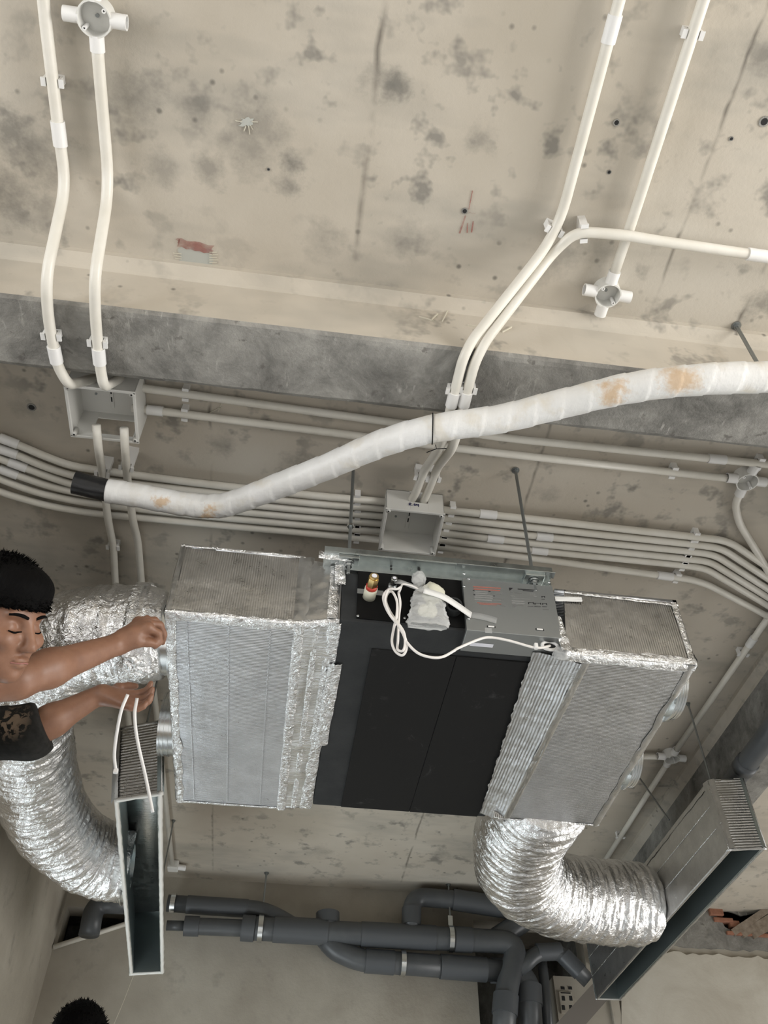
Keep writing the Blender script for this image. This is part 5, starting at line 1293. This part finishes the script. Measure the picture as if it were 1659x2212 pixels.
# head
def H(f, u, r): return HD+hF*f+hU*u+hR*r
AX = (hF, hU, hR)
fld.ell(H(-0.012, 0.030, 0), AX, (0.098, 0.092, 0.077), 0.01)
fld.ell(H(0.022, -0.030, 0), AX, (0.072, 0.088, 0.064), 0.03)
fld.ell(H(0.030, -0.085, 0), AX, (0.052, 0.034, 0.045), 0.03)
fld.ell(H(0.066, -0.104, 0), AX, (0.020, 0.018, 0.022), 0.02)        # chin
fld.ell(H(0.080, 0.026, 0.0), AX, (0.013, 0.014, 0.050), 0.016)      # brow ridge
for s_ in (-1, 1):
    fld.ell(H(0.088, 0.000, 0.032*s_), AX, (0.016, 0.013, 0.018), 0.014, sub=True)   # sockets
    fld.ell(H(0.074, -0.030, 0.040*s_), AX, (0.020, 0.018, 0.022), 0.02)             # cheeks
    fld.ell(H(0.0705, -0.002, 0.031*s_), AX, (0.0125, 0.0115, 0.0145), 0.003)        # lids over the eyes
    fld.ell(H(0.098, -0.044, 0.011*s_), AX, (0.010, 0.008, 0.008), 0.006)            # nostril wings
    fld.ell(H(-0.012, -0.010, 0.078*s_), AX, (0.024, 0.034, 0.008), 0.006)           # ears
fld.cap(H(0.090, 0.008, 0), H(0.110, -0.036, 0), 0.009, 0.012, 0.010)
fld.ell(H(0.111, -0.040, 0), AX, (0.011, 0.010, 0.013), 0.008)
fld.ell(H(0.094, -0.068, 0), AX, (0.009, 0.0065, 0.022), 0.005)
fld.ell(H(0.092, -0.080, 0), AX, (0.010, 0.007, 0.019), 0.005)
# right hand: closed on the foil edge
def dd(L): return [pd(*p) for p in L]
k1, k2, k3, k4 = dd([(320, 1356, 2.225), (316, 1346, 2.25), (308, 1342, 2.275), (299, 1343, 2.295)])
fld.cap(WR, WR.lerp(k1, 0.45), 0.027, 0.026, 0.015)
for kk in (k1, k2, k3, k4): fld.cap(WR.lerp(kk, 0.25), kk, 0.021, 0.0125, 0.014)
fld.cap(k1, k4, 0.013, 0.012, 0.014)
chain(fld, [k1]+dd([(342, 1368, 2.235), (345, 1386, 2.242), (335, 1396, 2.238)]), (0.0118, 0.0105, 0.0095, 0.0085), 0.004)
chain(fld, [k2]+dd([(345, 1350, 2.27), (354, 1370, 2.285), (351, 1388, 2.295)]), (0.0120, 0.0108, 0.0096, 0.0085), 0.004)
chain(fld, [k3]+dd([(334, 1340, 2.305), (348, 1352, 2.325), (350, 1370, 2.335)]), (0.0115, 0.0102, 0.0092, 0.0082), 0.004)
chain(fld, [k4]+dd([(318, 1336, 2.325), (331, 1344, 2.345), (336, 1358, 2.352)]), (0.0105, 0.0092, 0.0084, 0.0075), 0.004)
fld.cap(WR.lerp(k1, 0.2), pd(296, 1386, 2.21), 0.021, 0.0165, 0.014)
fld.cap(pd(300, 1372, 2.24), pd(322, 1376, 2.25), 0.020, 0.014, 0.014)
chain(fld, dd([(296, 1386, 2.21), (320, 1388, 2.222), (336, 1391, 2.228)]), (0.0150, 0.0118, 0.0092), 0.005)
fld.cap(pd(318, 1380, 2.245), pd(332, 1384, 2.25), 0.017, 0.014, 0.012)
# left hand: palm up under the duct
m1, m2, m3, m4 = dd([(287, 1500, 2.345), (290, 1511, 2.325), (288, 1521, 2.305), (281, 1527, 2.285)])
for kk in (m1, m2, m3, m4): fld.cap(WL.lerp(kk, 0.12), kk, 0.0215, 0.0125, 0.014)
chain(fld, [m1]+dd([(308, 1496, 2.355), (321, 1488, 2.36), (326, 1476, 2.365)]), (0.0118, 0.0104, 0.0094, 0.0082), 0.004)
chain(fld, [m2]+dd([(312, 1511, 2.33), (325, 1500, 2.335), (329, 1488, 2.34)]), (0.0120, 0.0106, 0.0095, 0.0083), 0.004)
chain(fld, [m3]+dd([(309, 1523, 2.305), (322, 1514, 2.31), (327, 1503, 2.315)]), (0.0116, 0.0102, 0.0092, 0.0080), 0.004)
chain(fld, [m4]+dd([(298, 1531, 2.285), (310, 1526, 2.288), (316, 1518, 2.292)]), (0.0106, 0.0094, 0.0084, 0.0074), 0.004)
chain(fld, [WL.lerp(m1, 0.3)]+dd([(255, 1486, 2.38), (278, 1482, 2.39), (294, 1482, 2.39)]), (0.018, 0.0135, 0.0110, 0.0088), 0.006)
body = field_obj('body', fld, 'skin', man, 2)
# finger nails
for kk in dd([(347, 1387, 2.238), (340, 1401, 2.25)]): pass
# clothes
f2 = Field(lo-Vector((0.03, 0.03, 0.0)), Vector((pd(110, 1560, 2.3).x+0.05, hi.y, NK.z+0.12)), 0.006)
f2.cap(PEL+Vector((0, -0.05, -0.03)), PEL+Vector((0, 0.05, -0.03)), 0.138, 0.138, 0.03)
f2.cap(PEL, mid, 0.142, 0.152, 0.05); f2.cap(mid, NK-Vector((0, 0, 0.085)), 0.156, 0.118, 0.05)
f2.cap(mid+sh*-0.06, mid+sh*0.06, 0.130, 0.130, 0.05)
f2.cap(SR.lerp(SL, 0.08), SR.lerp(SL, 0.92), 0.084, 0.084, 0.05)
f2.cap(SR, SR.lerp(ER, 0.50), 0.068, 0.066, 0.03)
f2.cap(SL, SL.lerp(EL, 0.96), 0.070, 0.072, 0.03)
e_ = pd(92, 1560, 2.24)
ax_ = (WL-EL).normalized(); f2.cap(EL, e_, 0.062, 0.056, 0.03)
f2.clip(np.array(e_), np.array((ax_*0.9+(EL-SL).normalized()*0.3).normalized()))
field_obj('t_shirt', f2, 'shirt_black', man, 3)
f3 = Field(Vector((PEL.x-0.25, PEL.y-0.30, ftz-0.02)), Vector((PEL.x+0.30, PEL.y+0.32, PEL.z+0.05)), 0.008)
f3.cap(PEL+Vector((0, -0.05, -0.04)), PEL+Vector((0, 0.05, -0.04)), 0.135, 0.135, 0.03)
for hp, kn, an in ((HPR, KR, AR), (HPL, KL, AL)):
    f3.cap(hp, kn, 0.100, 0.072, 0.03); f3.cap(kn, an, 0.070, 0.062, 0.03)
field_obj('trousers', f3, 'jeans', man, 2)
for an in (AR, AL):
    f4 = Field(an+Vector((-0.12, -0.10, -0.10)), an+Vector((0.26, 0.10, 0.06)), 0.006)
    f4.cap(an+Vector((-0.03, 0, -0.038)), an+Vector((0.15, 0, -0.046)), 0.046, 0.038, 0.02); f4.cap(an, an+Vector((0, 0, -0.03)), 0.052, 0.05, 0.02)
    f4.clip(np.array((0, 0, ftz)), np.array((0, 0, -1.0)))
    field_obj('shoe', f4, 'shoe', man, 1)
# hair: cap with a straight fringe and short spikes
fh = Field(HD-Vector((0.2, 0.2, 0.2)), HD+Vector((0.2, 0.2, 0.2)), 0.004)
fh.ell(H(-0.012, 0.040, 0), AX, (0.114, 0.104, 0.091), 0.01)
fh.ell(H(-0.045, 0.005, 0), AX, (0.078, 0.100, 0.084), 0.02)
fh.ell(H(0.040, 0.078, 0), AX, (0.066, 0.046, 0.074), 0.02)
cutn = (-hU+hF*0.06).normalized(); cp = H(0.075, 0.030, 0)
r_ = fh._win(fh.lo, fh.lo+fh.n*fh.h); w_, (x_, y_, z_) = r_
rel = [x_-HD.x, y_-HD.y, z_-HD.z]
uu = rel[0]*hU[0]+rel[1]*hU[1]+rel[2]*hU[2]; ff = rel[0]*hF[0]+rel[1]*hF[1]+rel[2]*hF[2]; ss = rel[0]*hR[0]+rel[1]*hR[1]+rel[2]*hR[2]
line = np.where(ff > 0.025, 0.036, 0.036-np.minimum(0.025-ff, 0.05)*1.2)
line = line+0.003*np.sin(ss*420)+0.002*np.sin(ss*1130+ff*300)
fh.V = np.maximum(fh.V, (np.maximum(line, -0.075)-uu)*0.9).astype(np.float32)
hair = field_obj('hair', fh, 'hair_black', man, 1)
rr_ = random.Random(5); q = G()
for _ in range(2600):
    a = rr_.uniform(0, 2*PI); cz = rr_.uniform(-0.05, 1); s0 = math.sqrt(max(0, 1-cz*cz))
    d = hF*(s0*math.cos(a))+hR*(s0*math.sin(a))+hU*cz
    p = H(-0.012, 0.040, 0)+hF*(0.112*d.dot(hF))+hU*(0.102*d.dot(hU))+hR*(0.089*d.dot(hR))
    if (p-HD).dot(hU) < 0.038 and (p-HD).dot(hF) > 0:
        p = p+hU*(0.038-(p-HD).dot(hU))
    t = (d*0.7+hF*0.5-hU*0.35*(1-cz)+Vector((rr_.uniform(-.3, .3), rr_.uniform(-.3, .3), rr_.uniform(-.3, .3)))).normalized()
    n_ = t.cross(d).normalized()*0.0022
    k = len(q.v); q.v += [p-n_, p+n_, p+t*rr_.uniform(0.008, 0.016), p-d*0.004]; q.f += [(k, k+1, k+2), (k+1, k+3, k+2), (k+3, k, k+2)]
o = q.done('hair_tufts', 'hair_black', hair); o['kind'] = 'stuff'
# eyebrows, eyes and mouth, laid on the face surface
def face(u, r, lift=0.0):
    f = 0.15
    while f > 0.02:
        p = H(f, u, r); i = np.round((np.array(p)-fld.lo)/fld.h).astype(int)
        if (i >= 0).all() and (i < fld.n).all():
            v = float(fld.V[tuple(i)])
            if v < 0.0005: break
            f -= max(0.0005, min(v, 0.004)*0.5)
        else: f -= 0.002
    return H(f+lift, u, r)
for s_ in (-1, 1):
    P = [face(0.019+0.006*math.sin(t*2.4), s_*(0.012+0.038*t), 0.0005) for t in (0, 0.25, 0.5, 0.75, 1.0)]
    G().tube(spline(P, 4), [0.0040*(1-0.6*abs(i/16-0.35)) for i in range(17)], 8).done('eyebrow', 'hair_black', man, True)
    P = [face(-0.0095-0.0030*(1-t*t), s_*(0.031+0.0145*t), 0.0004) for t in (-1, -0.5, 0, 0.5, 1)]
    G().tube(spline(P, 4), [0.0012+0.0009*math.sin(PI*i/16) for i in range(17)], 6).done('eyelash', 'hair_black', man, True)
P = [face(-0.0738-0.002*abs(t), 0.021*t, 0.0002) for t in (-1, -0.5, 0, 0.5, 1)]
G().tube(spline(P, 5), 0.0019, 6).done('mouth_line', 'lip', man, True)

# cable ties held in his lower hand
def tie(label, L, head):
    P = [pd(*p) for p in L]; root = emp('cable_tie', P[-1], label, 'cable tie', 'white cable ties in the worker\'s hand')
    ribbon('strap', P, 0.0042, RT*1.0+FW*0.2, 'coupling_white', root, 0.0009)
    if head: G().bbox(P[-1]+Vector((-0.006, -0.004, -0.008)), P[-1]+Vector((0.006, 0.006, 0.005)), 0.002).done('tie_head', 'coupling_white', root)
tie('white cable tie hanging from the worker\'s lower hand, with a square head at its end', [(276, 1500, 2.255), (262, 1535, 2.235), (252, 1585, 2.235), (247, 1630, 2.24), (250, 1664, 2.24)], True)
tie('longer white cable tie hanging in front of the left slot box', [(296, 1508, 2.27), (291, 1545, 2.24), (297, 1600, 2.235), (315, 1680, 2.235), (330, 1755, 2.24)], False)

# platform he stands on (below the picture)
plat = emp('work_platform', (PEL.x, PEL.y, 0), 'plywood work platform on steel legs under the worker, below the frame', 'platform')
px0, px1, py0, py1 = max(PEL.x-0.30, -1.40), PEL.x+0.45, PEL.y-0.28, PEL.y+0.40
G().bbox((px0, py0, ftz-0.03), (px1, py1, ftz), 0.004).done('deck', 'ply', plat)
for x in (px0+0.04, px1-0.04):
    for y in (py0+0.04, py1-0.04): G().cyl((x, y, 0), (x, y, ftz-0.03), 0.02, 14).done('leg', 'steel_rod', plat, True)
for y in (py0+0.04, py1-0.04): G().cyl((px0+0.04, y, ftz*0.4), (px1-0.04, y, ftz*0.4), 0.012, 10).done('brace', 'steel_rod', plat, True)

# --- second person: only the crown of the head reaches into the picture
H2 = pd(168, 2256, 2.75)
f2z = 0.0
man2 = emp('person', (H2.x, H2.y, 0), 'person at the bottom left edge, only the black hair showing', 'person')
sc2 = (H2.z+0.09)/1.68
fb = Field(Vector((H2.x-0.34, H2.y-0.36, -0.01)), Vector((H2.x+0.34, H2.y+0.36, H2.z+0.16)), 0.009)
F2 = Vector((0.25, 0.97, 0)); R2 = Vector((0.97, -0.25, 0)); B2 = Vector((H2.x, H2.y, 0))
AX2 = (F2, Z, R2)
top = H2.z
fb.ell(H2, AX2, (0.095, 0.105, 0.075), 0.01); fb.ell(H2+F2*0.02-Z*0.06, AX2, (0.068, 0.07, 0.058), 0.03)
fb.cap(F2*0.105+H2-Z*0.005, F2*0.108+H2-Z*0.03, 0.010, 0.013, 0.01)
fb.cap(H2-Z*0.08, H2-Z*0.20, 0.055, 0.06, 0.03)
sh_ = H2-Z*0.26; hp_ = B2+Z*(top*0.50)
fb.cap(sh_-R2*0.14, sh_+R2*0.14, 0.07, 0.07, 0.05); fb.cap(sh_-Z*0.05, hp_+Z*0.1, 0.14, 0.12, 0.06); fb.cap(hp_-R2*0.07, hp_+R2*0.07, 0.12, 0.12, 0.04)
for s_ in (-1, 1):
    a_ = sh_+R2*0.18*s_; e2 = a_-Z*0.28+R2*0.05*s_; w2 = e2-Z*0.22+F2*0.10
    fb.cap(a_, e2, 0.05, 0.04, 0.03); fb.cap(e2, w2, 0.04, 0.027, 0.02); fb.cap(w2, w2-Z*0.07+F2*0.03, 0.028, 0.022, 0.01)
    for j in range(4): fb.cap(w2-Z*0.07+F2*(0.01+0.016*j), w2-Z*(0.14+0.01*(j in (1, 2)))+F2*(0.035+0.014*j), 0.0095, 0.008, 0.003)
    fb.cap(w2-Z*0.03+F2*0.02, w2-Z*0.09+F2*0.075, 0.012, 0.009, 0.005)
    kn = hp_+R2*0.10*s_-Z*(hp_.z*0.5); an = Vector((kn.x, kn.y, 0.08))
    fb.cap(hp_+R2*0.09*s_, kn, 0.09, 0.06, 0.03); fb.cap(kn, an, 0.058, 0.04, 0.02); fb.cap(an-Z*0.04-F2*0.03, an-Z*0.045+F2*0.15, 0.035, 0.03, 0.02)
field_obj('body', fb, 'skin', man2, 2)
fc = Field(Vector((H2.x-0.36, H2.y-0.38, -0.01)), Vector((H2.x+0.36, H2.y+0.38, H2.z-0.10)), 0.010)
fc.cap(sh_-R2*0.15, sh_+R2*0.15, 0.082, 0.082, 0.05); fc.cap(sh_-Z*0.05, hp_+Z*0.02, 0.155, 0.145, 0.06); fc.cap(hp_-R2*0.07, hp_+R2*0.07, 0.14, 0.14, 0.04)
for s_ in (-1, 1): fc.cap(sh_+R2*0.18*s_, sh_+R2*0.21*s_-Z*0.20, 0.065, 0.06, 0.03)
fc.clip(np.array(sh_+Z*0.075), np.array((0, 0, 1.0)))
field_obj('shirt', fc, 'shirt_black', man2, 2)
fd = Field(Vector((H2.x-0.36, H2.y-0.38, 0.05)), Vector((H2.x+0.36, H2.y+0.38, hp_.z+0.1)), 0.012)
fd.cap(hp_-R2*0.07, hp_+R2*0.07, 0.134, 0.134, 0.04)
for s_ in (-1, 1):
    kn = hp_+R2*0.10*s_-Z*(hp_.z*0.5); fd.cap(hp_+R2*0.09*s_, kn, 0.104, 0.078, 0.03); fd.cap(kn, Vector((kn.x, kn.y, 0.10)), 0.076, 0.064, 0.03)
field_obj('trousers', fd, 'jeans', man2, 2)
fe = Field(H2-Vector((0.18, 0.18, 0.16)), H2+Vector((0.18, 0.18, 0.18)), 0.006)
fe.ell(H2+Z*0.012-F2*0.008, AX2, (0.110, 0.112, 0.088), 0.01)
fe.clip(np.array(H2+F2*0.06-Z*0.0), np.array((-Z*0.8+F2*0.35)))
hr2 = field_obj('hair', fe, 'hair_black', man2, 1)
q = G()
for _ in range(350):
    a = rr_.uniform(0, 2*PI); cz = rr_.uniform(0.15, 1); s0 = math.sqrt(1-cz*cz); d = F2*(s0*math.cos(a))+R2*(s0*math.sin(a))+Z*cz
    p = H2+Z*0.012-F2*0.008+F2*(0.108*d.dot(F2))+Z*(0.110*d.z)+R2*(0.086*d.dot(R2))
    t = (d*0.7+Vector((rr_.uniform(-.5, .5), rr_.uniform(-.5, .5), rr_.uniform(-.3, .5)))).normalized(); n_ = t.cross(d).normalized()*0.0024
    k = len(q.v); q.v += [p-n_, p+n_, p+t*rr_.uniform(0.008, 0.014), p-d*0.004]; q.f += [(k, k+1, k+2), (k+1, k+3, k+2), (k+3, k, k+2)]
o = q.done('hair_tufts', 'hair_black', hr2); o['kind'] = 'stuff'
